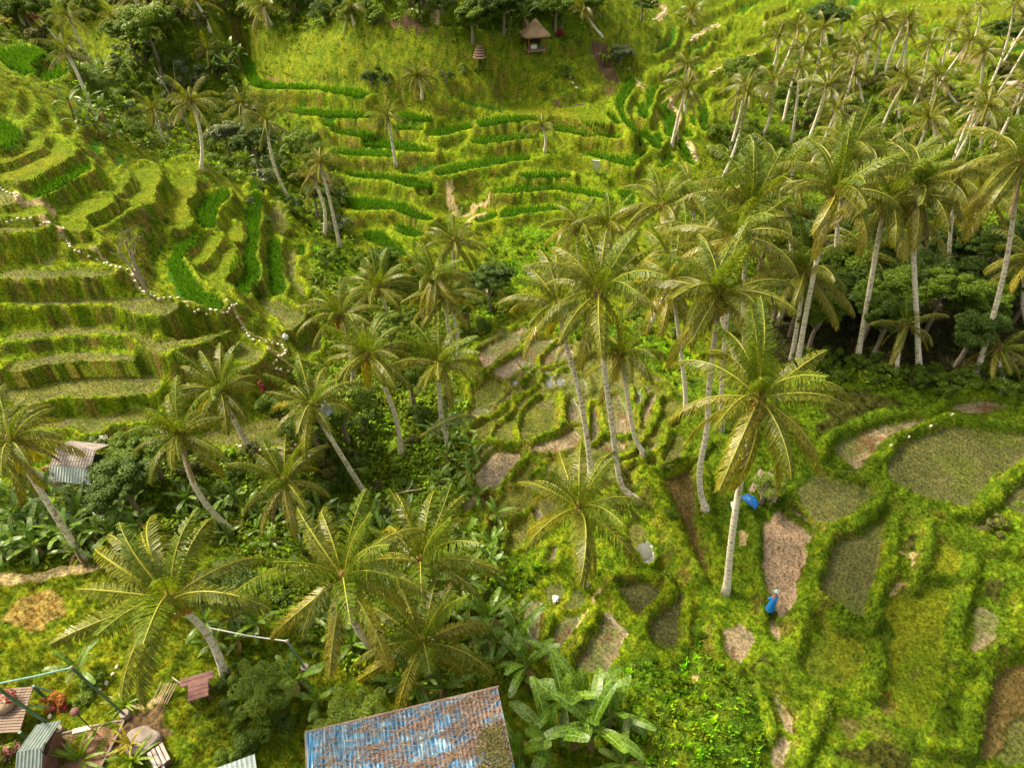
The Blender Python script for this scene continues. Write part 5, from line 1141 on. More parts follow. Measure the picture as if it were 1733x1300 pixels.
for q, (u, v, s, kd, mt, l, ex) in enumerate([(172,750,.55,'bush','leafM','bush with white blossom at the corner of the tin roof','white'),(446,662,.38,'bush','red','red leaved bush by the leaning palm above the flooded paddy',None),(86,795,.35,'bush','red','red cordyline hedge clump at the left of the tin roofed shack',None),
  (138,797,.4,'bush','red','red cordyline clump under the right side of the tin roof',None),(150,797,.35,'bush','red','smaller red cordyline clump right below the tin roof',None),(95,1193,.5,'bush','orange','orange croton bush on the garden lawn',None),(107,1200,.42,'bush','red','dark red croton beside the orange one',None),
  (137,1190,.35,'bush','leafL','lime bush beside the brick yard path',None),(15,1278,.65,'bush','leafL','green bush with pink flowers in the lower left corner','pink'),(58,38,.8,'bush','red','deep red bush at the top left',None),(12,42,.8,'bush','yellowl','yellow bush at the top left corner',None),
  (118,105,.5,'bush','yellowl','small yellow bush by the thin white palm trunk',None),(176,232,.5,'bush','yellowl','yellow tipped bush on the left spur',None),(950,60,.7,'bush','red','red leaved shrub right of the thatched hut',None),(283,375,.35,'bush','leafM','round green bush alone on the left terraces',None),
  (425,345,.5,'shrub','leafP','silvery plant alone on the upper left terraces',None),(455,375,.6,'bush','leafM','bush at the top of the long vertical paddies',None),(440,650,.3,'bush','red','small red plant under the leaning palm',None),(1735,880,.9,'shrub','leafM','dark leafy plant at the right edge between the paddies',None),
  (1095,770,.4,'bush','leafL','lime bush at the foot of the short shaded palm',None),(1128,792,.4,'bush','leafL','bright bush on the bank right of the curved trunk',None),(1130,870,.5,'bush','leafM','bush on the grassy ridge right of the low palm',None),(655,143,1.0,'bush','leafD','dark bush on the grassy slope, right of the pair',None),
  (640,118,.6,'bush','leafM','green bush above the dark ones on the slope',None),(785,122,.8,'bush','leafL','lime bush below the stone steps',None),(812,118,.8,'bush','leafM','green bush below the stone steps',None),(958,128,1.0,'bush','leafM','green bush below the bare mound near the hut',None),(920,152,.7,'bush','leafM','low bush under the hut slope',None),
  (1680,895,.7,'shrub','leafO','spiky plant between the paddies near the right edge',None),(1020,105,1.0,'shrub','leafL','young palm like bush left of the pale leaved tree',None),(160,1165,.6,'shrub','leafM','broad leaved clump beside the green pole',None),(545,850,.5,'shrub','leafP','silvery bush at the foot of the sack palm',None),(660,870,.5,'shrub','leafP','silvery bush left of the fallen logs',None)]):
    shrub(G(u, v), s, kd, mt, l, 'single bushes', extra=ex, hz=.9, name='shrub')
# ================================================================== banana plants
BZ = [('1,860 140,870 150,960 0,965',26,24,'banana plant in the dense stand above the lawn path','banana stand above the lawn path',.75),('140,850 250,860 240,930 150,940',14,26,'banana plant at the foot of the leaning left trunk','bananas at the foot of the leaning left trunk',.7),
 ('300,850 470,850 460,930 320,900',14,30,'pale leaved banana plant left of the yellowing palm','bananas left of the yellowing palm',.6),('730,720 800,720 810,860 740,860',14,26,'banana plant with browned leaves on the edge of the small paddies','bananas on the edge of the small paddies',.6),
 ('640,880 850,880 850,960 880,1080 800,1150 760,1120 640,1000',26,34,'tall banana plant in the thicket below the paddies','banana thicket below the paddies',.7),('480,860 640,850 640,900 500,960',12,32,'banana plant behind the brown trunked palm','bananas behind the brown trunked palm',.65),
 ('350,1060 450,1050 450,1110 360,1110',6,30,'banana plant under the thin wire near the lawn palm','bananas near the lawn palm',.6),('520,1050 640,1060 640,1110 540,1110',7,32,'banana plant at the foot of the brown trunked palm','bananas at the foot of the brown trunked palm',.65),
 ('400,270 470,240 500,300 450,320',6,26,'banana like plant in the upper gully','bananas in the upper gully',.9),('110,195 200,205 220,240 150,240',7,24,'pale banana like plant on the upper left spur','bananas on the upper left spur',.8),('850,70 890,50 890,70',2,20,'banana plant left of the thatched hut','bananas by the hut',1.0),
 ('130,120 170,110 200,150 150,160',5,20,'banana plant by the small green paddies','bananas by the small green paddies',.8),('340,110 410,100 410,150 350,140',5,24,'banana plant at the end of the long curved green paddy','bananas at the end of the curved paddy',.9)]
for i, (pl, n_, md, l, g, s) in enumerate(BZ):
    for q, (u, v) in enumerate(spots(pl, n_, md, 60+i)):
        banana(G(u, v), .82*s*random.uniform(.75, 1.15), l, g)
BIG = [(948,1225,1.15,5,'banana plant in the middle of the bottom clump'),(1030,1235,1.1,2,'banana plant on the right side of the bottom clump with low leaves'),(985,1205,1.25,0,'big banana plant with upright paddle leaves at the bottom centre, topmost of its clump'),(925,1262,1.35,2,'big banana plant right of the blue roof with leaves fanned left'),(1000,1270,1.35,0,'big banana plant with the longest leaves, rightmost of the bottom clump'),
 (895,1165,1.1,5,'banana plant just above the right corner of the blue roof'),(868,1105,1.0,3,'banana plant with brown withered stem above the roof corner'),(700,1175,1.0,2,'dark banana plant half hidden behind the roof ridge'),(757,1180,.9,4,'banana plant behind the middle of the roof ridge'),
 (515,1165,.75,0,'small banana plant left of the roof with one yellow leaf'),(540,1200,.6,2,'young banana plant at the left corner of the roof'),(1060,1310,1.0,4,'banana plant cut by the bottom edge'),(880,1290,1.1,2,'banana plant in the shade of the roof side'),(142,1150,.7,4,'large leaved plant beside the green pole'),
 (885,640,.45,2,'small banana plant in the middle of the small paddies'),(560,770,.6,1,'banana plant under the light green tree'),(780,1010,.9,3,'banana plant right of the sparse ribbed palm'),(830,1060,.9,5,'banana plant in the thicket near the vine slope')]
for u, v, s, var, l in BIG: banana(G(u, v), s*.86, l, 'single banana plants', var=var)
# garden spiky plants
def spiky(p, s, mat, label, n=16, L=1.0, w=.09):
    root = props(empty('spiky_plant', p), label, 'plant'); r = np.random.default_rng(int(abs(p[0]*71+p[1]*13)))
    for k in range(n):
        mb = MB(); az = r.random()*6.28; e = math.radians(r.uniform(25, 85)); sg, pts, d = frond_curve(L*s*(.7+.4*r.random()), e, math.radians(60), 8); c, si = math.cos(az), math.sin(az); R = np.array([[c,-si,0],[si,c,0],[0,0,1]]); wd = w*s*np.sin(math.pi*(.15+.85*sg))**.6
        V = [[pts[q]-[0,wd[q]*.5,0], pts[q]+[0,wd[q]*.5,0], pts[q+1]+[0,wd[q+1]*.5,0], pts[q+1]-[0,wd[q+1]*.5,0]] for q in range(7)]
        mb.add((np.array(V).reshape(-1,3))@R.T, np.arange(28).reshape(-1,4), 0, np.repeat(np.linspace(0,.6,7),4)); mb.obj('leaf', M[mat], root)
for u, v, s, mt, l in [(135,1290,1.3,'leafL','spiky garden plant on the brick yard'),(225,1290,1.2,'leafL','spiky yellow green plant in front of the round stone'),(222,1262,.9,'yellowl','small yellow cordyline beside the round stone'),(212,1195,.9,'leafL','yellow striped grass clump at the foot of the green pole'),(90,1262,.8,'leafO','dry spiky plant at the foot of the left pole'),(640,610,.0,'leafL','')]:
    if s: spiky(G(u, v), s, mt, l)
spiky(G(760,700)+np.array([0,0,.6]), 1.0, 'leafP', 'tuft of long grey leaves under the hanging palm', 10, 1.2)
# fallen frond
zf = float(G(745,715)[2])+4.6; fa = at(712,738,zf); fb_ = at(796,684,zf); o = bpy.data.objects.new('fallen_frond', FLIB[10][0].copy()); o.data.materials[0] = M['leafP']; link(o); o.location = fa; o.rotation_euler = (.25, .15, math.atan2(fb_[1]-fa[1], fb_[0]-fa[0])); k_ = float(np.linalg.norm(fb_-fa))/3.1; o.scale = (k_, k_, k_); props(o, 'large grey green drooping frond lying over the bushes beside the paddies', 'palm frond')
# ================================================================== things people made
M['tin'] = plain('weathered_tin', (.55,.50,.46), (.24,.17,.15), 3.0, .6, .3, stretch=(.5,4,4), bump=.3)
M['tinp'] = plain('painted_tin', (.60,.68,.66), (.45,.52,.50), 4, .45)
M['thatch'] = plain('thatch', (.42,.30,.18), (.22,.14,.08), 9, .95, bump=.9, stretch=(3,3,.6))
M['post'] = plain('red_post', (.36,.13,.07), (.26,.09,.05), 5, .7)
M['woodp'] = plain('grey_planks', (.30,.22,.17), (.18,.13,.10), 3, .8, bump=.3, stretch=(8,.7,1))
M['woodr'] = plain('red_brown_planks', (.20,.095,.085), (.13,.06,.05), 4, .7, bump=.2)
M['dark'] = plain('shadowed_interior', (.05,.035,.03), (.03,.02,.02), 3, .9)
M['green'] = plain('green_bamboo_paint', (.10,.20,.12), (.06,.13,.08), 5, .45)
M['teal'] = plain('teal_paint', (.22,.42,.36), (.14,.30,.25), 5, .45)
M['stone'] = plain('stepping_stone', (.70,.64,.50), (.50,.44,.32), 5, .85, bump=.3)
M['stoneg'] = plain('grey_stone', (.34,.28,.25), (.22,.18,.16), 4, .85, bump=.4)
M['cream'] = plain('cream_plastic', (.72,.58,.38), (.6,.46,.3), 6, .5)
M['whitep'] = plain('white_sheet', (.82,.82,.80), (.74,.74,.72), 2, .5)
M['blue'] = plain('blue_tarpaulin', (.01,.13,.42), (.01,.08,.28), 5, .45, bump=.4)
M['cloth'] = plain('blue_cloth', (.01,.22,.62), (.01,.16,.5), 6, .7, bump=.3)
M['skin'] = plain('skin', (.32,.16,.09), (.28,.14,.08), 6, .6)
M['hat'] = plain('pale_hat', (.35,.55,.55), (.4,.5,.42), 8, .8)
M['stick'] = plain('dry_sticks', (.42,.32,.22), (.28,.19,.12), 8, .9)
M['slate'] = plain('grey_green_tin', (.22,.27,.25), (.16,.20,.19), 4, .55)
M['soil'] = plain('bare_soil', (.20,.13,.08), (.13,.085,.055), 6, .95, bump=.5)
# brick paving
m, nt = newmat('brick_paving'); tc = N(nt, 'ShaderNodeTexCoord'); bk = N(nt, 'ShaderNodeTexBrick'); bk.inputs['Color1'].default_value = (.28,.13,.075,1); bk.inputs['Color2'].default_value = (.36,.18,.10,1); bk.inputs['Mortar'].default_value = (.09,.06,.045,1); bk.inputs['Scale'].default_value = 4.2; bk.inputs['Mortar Size'].default_value = .03
nt.links.new(tc.outputs['Object'], bk.inputs['Vector']); nz = N(nt, 'ShaderNodeTexNoise'); nz.inputs['Scale'].default_value = 2.0; nt.links.new(tc.outputs['Object'], nz.inputs['Vector'])
c = mixrgb(nt, 'MULTIPLY', 1.0, bk.outputs[0], ramp(nt, nz.outputs[0], [(.3,(.7,.7,.7)),(.7,(1.25,1.25,1.2))])); b = N(nt, 'ShaderNodeBsdfPrincipled'); b.inputs['Roughness'].default_value = .85; nt.links.new(c, b.inputs['Base Color'])
bp = N(nt, 'ShaderNodeBump'); bp.inputs['Strength'].default_value = .6; bp.inputs['Distance'].default_value = .02; nt.links.new(bk.outputs['Fac'], bp.inputs['Height']); bp.invert = True; nt.links.new(bp.outputs[0], b.inputs['Normal']); out(nt, b.outputs[0]); M['brick'] = m
# blue corrugated roof under plant litter and rust
m, nt = newmat('littered_blue_roof'); tc = N(nt, 'ShaderNodeTexCoord'); mp = N(nt, 'ShaderNodeMapping'); mp.inputs['Scale'].default_value = (.35, 1.5, 1); nt.links.new(tc.outputs['Object'], mp.inputs[0])
n1_ = N(nt, 'ShaderNodeTexNoise'); n1_.inputs['Scale'].default_value = 1.6; n1_.inputs['Detail'].default_value = 6; n1_.inputs['Roughness'].default_value = .65; nt.links.new(mp.outputs[0], n1_.inputs['Vector'])
mp2 = N(nt, 'ShaderNodeMapping'); mp2.inputs['Scale'].default_value = (9, .8, 1); nt.links.new(tc.outputs['Object'], mp2.inputs[0]); n2_ = N(nt, 'ShaderNodeTexNoise'); n2_.inputs['Scale'].default_value = 1.5; n2_.inputs['Detail'].default_value = 3; nt.links.new(mp2.outputs[0], n2_.inputs['Vector'])
blue = ramp(nt, n2_.outputs[0], [(.3,(.015,.07,.15)),(.48,(.03,.20,.42)),(.68,(.50,.75,.88))])
mp3 = N(nt, 'ShaderNodeMapping'); mp3.inputs['Scale'].default_value = (3, 16, 1); mp3.inputs['Rotation'].default_value = (0,0,.12); nt.links.new(tc.outputs['Object'], mp3.inputs[0]); n3_ = N(nt, 'ShaderNodeTexNoise'); n3_.inputs['Scale'].default_value = 1.3; n3_.inputs['Detail'].default_value = 5; nt.links.new(mp3.outputs[0], n3_.inputs['Vector'])
litter = ramp(nt, n3_.outputs[0], [(.3,(.05,.035,.035)),(.5,(.16,.105,.085)),(.7,(.32,.23,.17))])
sx = N(nt, 'ShaderNodeSeparateXYZ'); nt.links.new(tc.outputs['Object'], sx.inputs[0])
fac = mathn(nt, 'ADD', mathn(nt, 'ADD', n1_.outputs[0], mathn(nt, 'MULTIPLY', mathn(nt, 'SUBTRACT', n2_.outputs[0], .5), .35)), mathn(nt, 'MULTIPLY', sx.outputs[0], .022))
c = mixrgb(nt, 'MIX', ramp(nt, fac, [(.575,(0,0,0)),(.62,(1,1,1))]), blue, litter)
b = N(nt, 'ShaderNodeBsdfPrincipled'); b.inputs['Roughness'].default_value = .55; nt.links.new(c, b.inputs['Base Color']); bp = N(nt, 'ShaderNodeBump'); bp.inputs['Strength'].default_value = .6; bp.inputs['Distance'].default_value = .04; nt.links.new(n3_.outputs[0], bp.inputs['Height']); nt.links.new(bp.outputs[0], b.inputs['Normal']); out(nt, b.outputs[0]); M['roofblue'] = m
def frame(a, b):
    """local axes with x from a to b (horizontal), z up"""
    x = np.array(b)-np.array(a); x[2] = 0; L = np.linalg.norm(x); x /= L; return L, math.atan2(x[1], x[0])
def corr(name, Lx, Ly, mats, parent, loc, rot, pitch=.18, amp=.02, thick=.02, along='y'):
    """corrugated sheet lying in local xy from the origin, ribs running along y"""
    n = int(Lx/pitch*4); xs = np.linspace(0, Lx, n+1); mb = MB(); z = amp*np.sin(xs/pitch*2*math.pi); m_ = 6; ys = np.linspace(0, Ly, m_+1)
    V = [[x, y, zz] for y in ys for x, zz in zip(xs, z)]+[[x, y, zz-thick] for y in ys for x, zz in zip(xs, z)]; k = n+1; o = k*(m_+1); F = []
    for a in range(m_):
        for i in range(n): F += [(a*k+i, a*k+i+1, (a+1)*k+i+1, (a+1)*k+i), (o+a*k+i, o+(a+1)*k+i, o+(a+1)*k+i+1, o+a*k+i+1)]
    for i in range(n): F += [(i, o+i, o+i+1, i+1), (m_*k+i, m_*k+i+1, o+m_*k+i+1, o+m_*k+i)]
    for a in range(m_): F += [(a*k, (a+1)*k, o+(a+1)*k, o+a*k), (a*k+n, o+a*k+n, o+(a+1)*k+n, (a+1)*k+n)]
    mb.add(V, F, 0); ob = mb.obj(name, mats, parent); ob.location = loc; ob.rotation_euler = rot; return ob
# --- big building at the bottom with the blue littered roof
zr = 5.2; A = at(518,1241,zr); Bp = at(842,1164,zr); Lr, az = frame(A, Bp); g0 = float(hgt((A[0]+Bp[0])/2, (A[1]+Bp[1])/2))
bl = props(empty('building', (A[0], A[1], g0-.3), az), 'long building under a blue corrugated roof strewn with dead palm litter', 'building')
DS = 5.6; tilt = math.radians(9); zt = zr-g0+.3
rf = corr('roof', Lr, DS, [M['roofblue']], bl, (0,0,zt), (math.pi-0, 0, 0), .16, .022); rf.rotation_euler = (0,0,0); rf.scale = (1,-1,1); rf.rotation_euler = (tilt, 0, 0)
wl = MB()
for (c, d) in (((Lr/2, -.35, zt/2-.12),(Lr-.5,.15,zt-.24)),((.32,-DS/2,zt/2-.35),(.15,DS-1,zt-.9)),((Lr-.32,-DS/2,zt/2-.35),(.15,DS-1,zt-.9)),((Lr/2,-DS+.55,zt/2-.6),(Lr-.8,.15,zt-1.3))): wl.box(c, d)
wl.obj('wall', M['woodp'], bl); fb = MB(); fb.box((Lr/2, .02, zt-.05), (Lr+.1, .06, .14)); fb.box((-.03,-DS/2*math.cos(tilt), zt-.06-DS/2*math.sin(tilt)), (.06, DS, .12), R=[[1,0,0],[0,math.cos(tilt),-math.sin(tilt)],[0,math.sin(tilt),math.cos(tilt)]]); fb.obj('fascia', M['woodp'], bl)
# litter of dry sticks and ribs on the roof: nobody could count it
ca, sa = math.cos(az), math.sin(az)
def onroof(x, y): return np.array([A[0]+ca*x+sa*y, A[1]+sa*x-ca*y, zr-y*math.tan(tilt)*1.0+.045])
mb = MB()
for k in range(1900):
    band = (k % 7)/7*DS+.35+random.gauss(0, .22) if k % 3 else random.uniform(.1, DS-.1)
    x = random.uniform(.1, Lr-.2); y = min(max(band, .08), DS-.1); l = random.uniform(.2, .8); a = random.gauss(.08, .3) if random.random() < .8 else random.uniform(0, 3)
    p = onroof(x, y); q = onroof(min(max(x+l*math.cos(a), 0), Lr-.05), min(max(y-l*math.sin(a), .03), DS)); m_ = (p+q)/2+[0,0,.03+random.random()*.05]; mb.tube([p+[0,0,.02*random.random()], m_, q+[0,0,.02]], random.uniform(.005, .012), 3, 0, cap=False)
props(mb.obj('roof_litter', M['stick']), 'dry sticks and frond ribs strewn over the blue roof', 'litter', kind='stuff')
V = []; T = []; r = np.random.default_rng(9); n = 5200; x = Lr-.1-np.abs(r.normal(0, .85, n)); y = 1.0+r.random(n)*(DS-.9); keep = (x > Lr-.3-1.7*(y/DS)-.5*r.random(n)) & (x < Lr+.1) & ((y > 1.3) | (r.random(n) < .1)); x = x[keep]; y = y[keep]; P3 = np.stack([A[0]+ca*x+sa*y, A[1]+sa*x-ca*y, zr-y*math.tan(tilt)+.06+.14*r.random(len(x))], 1); nn = r.normal(0, .35, (len(x), 3))+[0,0,1]; nn /= np.linalg.norm(nn, axis=1)[:,None]
props(link(bpy.data.objects.new('creeping_plant', quads_mesh('creeping_plant', leaf_quads(P3, nn, .05+.05*r.random(len(x)), r, .6), [M['leafO']], np.repeat(r.random((len(x),1)), 4, 1)))), 'olive creeping plant spread over the right side of the blue roof', 'creeper')
# --- white tin roof corner at the bottom edge
def gable(name, pa, pb, zr, halfw, pitch_deg, rmat, label, wallh, back=True, wmat='woodp', both=True, cat='hut', pitch=.16):
    A = at(*pa, zr); B = at(*pb, zr); L, az = frame(A, B); gz_ = float(hgt((A[0]+B[0])/2, (A[1]+B[1])/2)); rt = props(empty(name, (A[0], A[1], gz_), az), label, cat); zt = zr-gz_; p = math.radians(pitch_deg)
    o = corr('roof_panel', L, halfw, [M[rmat[0]]], rt, (0,0,zt), (p,0,0), pitch); o.scale = (1,-1,1)
    if both: corr('roof_panel', L, halfw, [M[rmat[1]]], rt, (0,.01,zt), (-p,0,0), pitch)
    return rt, L, zt, p, az
rt, L, zt, p, az2 = gable('shed', (355,1305), (431,1277), 5.6, 1.6, 14, ('tinp','tinp'), 'corner of a shed with a white painted tin roof at the bottom edge', 1.8, both=False, cat='shed')
w_ = MB(); w_.box((L/2,-.9,zt/2-.2),(L-.3,1.2,zt-.5)); w_.obj('wall', M['woodp'], rt)
# --- tin roofed shack on the left
rt, L, zt, p, az2 = gable('shack', (96,755), (162,762), 4.6, 1.0, 30, ('tin','tin'), 'small open shack with a rusty tin roof below the left terraces', 2, cat='shack')
ob = corr('lower_roof', L*1.08, .85, [M['tinp']], rt, (-.08,-.86,zt-.52), (math.radians(48),0,0), .16); ob.scale = (1,-1,1)
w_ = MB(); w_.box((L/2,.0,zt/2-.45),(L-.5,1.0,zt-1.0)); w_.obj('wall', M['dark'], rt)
for x in (.15, L-.15):
    for y in (-1.2, .75):
        w_ = MB(); w_.tube([[x,y,-.2],[x,y,zt-.75]], .05, 6); w_.obj('post', M['paleb'], rt)
# --- thatched hut
p = G(905,82); hut = props(empty('thatched_hut', p, .25), 'open hut with a steep thatched roof and red posts on the far ridge', 'hut'); mb = MB(); W_ = 2.15
rings = [(.12,4.35),(.35,4.1),(.8,3.55),(1.35,2.95),(1.85,2.5),(2.15,2.2)]; V = []; F = []; nr = 28
for k, (w, z) in enumerate(rings):
    for q in range(nr):
        a = 2*math.pi*q/nr+math.pi/4; c, s = math.cos(a), math.sin(a); m_ = max(abs(c), abs(s)); rr = w*(.72/m_+.28*1.1); V.append([rr*c, rr*s*.85, z+(.06*random.random() if k else 0)])
for k in range(len(rings)-1):
    for q in range(nr): F.append((k*nr+q, (k+1)*nr+q, (k+1)*nr+(q+1)%nr, k*nr+(q+1)%nr))
F.append(tuple(range(nr))); o0 = len(V)
for q in range(nr): V.append([V[(len(rings)-1)*nr+q][0]*.96, V[(len(rings)-1)*nr+q][1]*.96, 2.02])
for q in range(nr): a_, b_ = (len(rings)-1)*nr+q, (len(rings)-1)*nr+(q+1)%nr; F.append((a_, o0+q, o0+(q+1)%nr, b_))
F.append(tuple(o0+q for q in range(nr))[::-1]); mb.add(V, F); 
for k in range(420):
    a = random.random()*6.28; z0 = random.uniform(2.2, 4.0); w = np.interp(-z0, [-z for _, z in rings], [w for w, _ in rings]); c, s = math.cos(a), math.sin(a); m_ = max(abs(c), abs(s)); rr = w*(.72/m_+.31); P0 = np.array([rr*c, rr*s*.85, z0+.06]); P1 = P0+np.array([.28*c,.24*s,-.34]); mb.tube([P0, P1], .018, 3, 0, cap=False)
mb.obj('thatched_roof', M['thatch'], hut)
for x, y in ((-1.3,-1.1),(1.3,-1.1),(-1.3,1.1),(1.3,1.1)):
    q = MB(); q.tube([[x,y,-.6],[x,y,2.2]], .09, 8); q.obj('post', M['post'], hut)
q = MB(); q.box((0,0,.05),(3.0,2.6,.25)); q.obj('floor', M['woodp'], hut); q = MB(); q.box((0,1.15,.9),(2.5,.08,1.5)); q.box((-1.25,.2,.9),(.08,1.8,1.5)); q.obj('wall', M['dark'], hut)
q = MB(); q.box((-.3,-.2,.45),(1.0,.7,.5)); q.obj('bench', M['whitep'], hut)
hut.scale = (.68, .68, .68)
# --- stone steps by the hut
st = props(empty('stone_steps', G(812,92)), 'short flight of old stone steps below the trees near the thatched hut', 'steps')
for k in range(5):
    q = MB(); q.tube([[0,-k*.32,.7-k*.16],[0,-k*.32,.84-k*.16]], .42+.07*k, 12); q.obj('step', M['soil'], st)
# --- plank shack with blue tarpaulin
p = G(1292,838); sh = props(empty('plank_shack', p, math.radians(-35)), 'small weathered plank shack half hidden by the lime papaya like tree', 'shack')
for k in range(7):
    q = MB(); q.box((-.75+k*.25, 0, 1.25+.02*random.random()), (.22, 1.9+.3*random.random(), .03)); o = q.obj('plank', M['woodp'], sh); o.rotation_euler = (random.gauss(.12,.03), random.gauss(0,.05), random.gauss(0,.03))
for x, y in ((-.7,-.8),(.7,-.8),(-.7,.8),(.7,.8)):
    q = MB(); q.tube([[x,y,-.3],[x,y,1.3]], .04, 6); q.obj('post', M['paleb'], sh)
q = MB(); q.box((0,.6,.6),(1.3,.05,1.1)); q.box((.66,0,.6),(.05,1.2,1.1)); q.obj('wall', M['woodp'], sh)
sh.scale = (.82,.82,.82)
def sheet(name, p, sx, sy, mat, label, cat, seed, hz=.25, rz=0.0):
    r = np.random.default_rng(seed); n = 10; g = np.linspace(-1, 1, n); V = []; 
    ph = r.random(6)*6
    for top in (1, 0):
        for y in g:
            for x in g:
                e = max(0, 1-(x*x+y*y)*.5); V.append([x*sx*(1-.12*abs(y)), y*sy*(1-.18*x), hz*e+.06*math.sin(4*x+ph[0])*math.cos(3.5*y+ph[1])+.04*math.sin(7*x+5*y+ph[2])-(0 if top else .03)])
    F = []
    for y in range(n-1):
        for x in range(n-1): a = y*n+x; F += [(a, a+1, a+n+1, a+n), (n*n+a, n*n+a+n, n*n+a+n+1, n*n+a+1)]
    for x in range(n-1):
        F += [(x, n*n+x, n*n+x+1, x+1), (n*(n-1)+x, n*(n-1)+x+1, n*n+n*(n-1)+x+1, n*n+n*(n-1)+x), (x*n, (x+1)*n, n*n+(x+1)*n, n*n+x*n), (x*n+n-1, n*n+x*n+n-1, n*n+(x+1)*n+n-1, (x+1)*n+n-1)]
    mb = MB(); mb.add(V, F); o = mb.obj(name, M[mat], None, True); o.location = p; o.rotation_euler = (0, 0, rz); return props(o, label, cat)
sheet('tarpaulin', G(1267,859)+[0,0,.45], .30, .46, 'blue', 'crumpled blue tarpaulin beside the pale palm trunk', 'tarpaulin', 1, .35, math.radians(35)); sheet('sack', G(1242,858)+[0,0,.1], .22, .18, 'whitep', 'white plastic sack left of the pale palm trunk', 'sack', 2, .25)
q = sheet('sack', G(940,1018)+[0,0,.2], .16, .2, 'whitep', 'small white sack on the bank below the low palm', 'sack', 3, .1); sheet('sack', G(1737,153)+[0,0,1.9], 1.1, 1.0, 'blue', 'deep blue cover on the roof at the right edge', 'tarpaulin', 5, .3)
q = MB(); q.box((0,0,1.6),(4.2,3.2,.12)); 
rt = props(empty('roofed_shelter', G(1728,165), .3), 'grey roofed shelter at the right edge under a blue cover', 'shelter'); q.obj('roof', M['tin'], rt)
for x in (-1.7,1.7):
    for y in (-1.3,1.3):
        w_ = MB(); w_.tube([[x,y,-.4],[x,y,1.6]], .07, 6); w_.obj('post', M['paleb'], rt)
# plastic sack in the palm crown
pc = at(547,692, G(621,841)[2]+6.5); B_ = G(621,841); d = ray(547,692); w0 = CAM-B_; bb = d[2]; t = (bb*w0[2]-(d@w0))/(1-bb*bb); pc = CAM+d*t
mb = MB(); mb.ball((0,0,0), (.42,.36,.38), 0, 14, 9); V = mb.v[0]; mb.v[0] = V*(1+.10*np.sin(V[:,:1]*17)+.08*np.sin(V[:,1:2]*21+1)); mb.tube([[0,0,.3],[.02,0,.5],[.1,0,.6]], [.08,.03,.09], 7)
M['plast'] = plain('pale_plastic', (.62,.68,.78), (.45,.52,.66), 4, .35, .5); o = mb.obj('plastic_sack', M['plast'], None, True); o.location = pc+[.1,0,-.1]; props(o, 'pale blue white plastic sack hung in a palm crown', 'sack')
# white board in the far terraces
p = G(1008,296); bd = props(empty('white_board', p, -.35), 'white board standing in the far terraces', 'board'); q = MB(); q.box((0,0,1.05),(.75,.05,1.35), R=[[1,0,0],[0,math.cos(.5),-math.sin(.5)],[0,math.sin(.5),math.cos(.5)]]); q.obj('panel', M['whitep'], bd); q = MB(); q.tube([[-.2,.25,-.2],[-.2,.1,1]], .03); q.tube([[.2,.25,-.2],[.2,.1,1]], .03); q.obj('support', M['paleb'], bd)
# bamboo fence in the far grove
fe = props(empty('bamboo_fence', G(1470,118)), 'low bamboo rail fence among the far palm trunks', 'fence'); p0 = G(1450,113); p1 = G(1545,119); o0 = G(1470,118)
for z in (.55, 1.05):
    q = MB(); q.tube([p0-o0+[0,0,z], (p0+p1)/2-o0+[0,0,z+.1], p1-o0+[0,0,z]], .06); q.obj('rail', M['paleb'], fe)
for k in range(8):
    q = MB(); w = p0+(p1-p0)*k/7; z = float(hgt(w[0], w[1])); q.tube([[w[0]-o0[0], w[1]-o0[1], z-o0[2]-.3],[w[0]-o0[0], w[1]-o0[1], z-o0[2]+1.2]], .05); q.obj('post', M['paleb'], fe)
# --- swing frames of green poles in the garden
def pole(basepx, toppx, label, r=.042, mat='green'):
    B = G(*basepx); d = ray(*toppx); w0 = CAM-B; b_ = d[2]; t = (b_*w0[2]-(d@w0))/(1-b_*b_); Tp = CAM+d*t; rt = props(empty('garden_pole', B), label, 'pole'); q = MB(); q.tube([[0,0,-.1], (Tp-B)*.5, Tp-B], [r*1.1, r, r], 10); q.obj('shaft', M[mat], rt); q = MB(); q.tube([[0,0,-.2],[0,0,.22]], [.22,.17], 10); q.obj('footing', M['stoneg'], rt); q = MB(); q.ball(Tp-B, r*1.7); q.obj('cap', M['stoneg'], rt); return B, Tp
B1_, T1_ = pole((213,1212), (121,1131), 'green garden pole right of the orange croton'); B2_, T2_ = pole((101,1239), (-12,1160), 'thick green garden pole crossing the plank deck', .055); B3_, T3_ = pole((517,1133), (486,1086), 'pale teal pole among the trees left of the brown trunked palm', .05, 'teal')
q = MB(); q.tube([T2_, (T1_+T2_)/2+[0,0,-.03], T1_], .032, 8); props(q.obj('crossbar', M['teal']), 'teal crossbar joining the two green garden poles', 'crossbar')
q = MB(); T0_ = at(348,1062, T3_[2]+.4); q.tube([T0_, (T0_+T3_)/2+[0,0,-.12], T3_], .025, 6); props(q.obj('cable', M['whitep']), 'pale cable running to the teal pole behind the lawn palm', 'cable')
q = MB(); T0_ = at(372,1045, 4.2); T9_ = at(432,1050, 4.2); q.tube([T0_, (T0_+T9_)/2+[0,0,-.05], T9_], .02, 6); props(q.obj('red_rope', M['woodr']), 'thin red rope above the teal cable', 'rope')
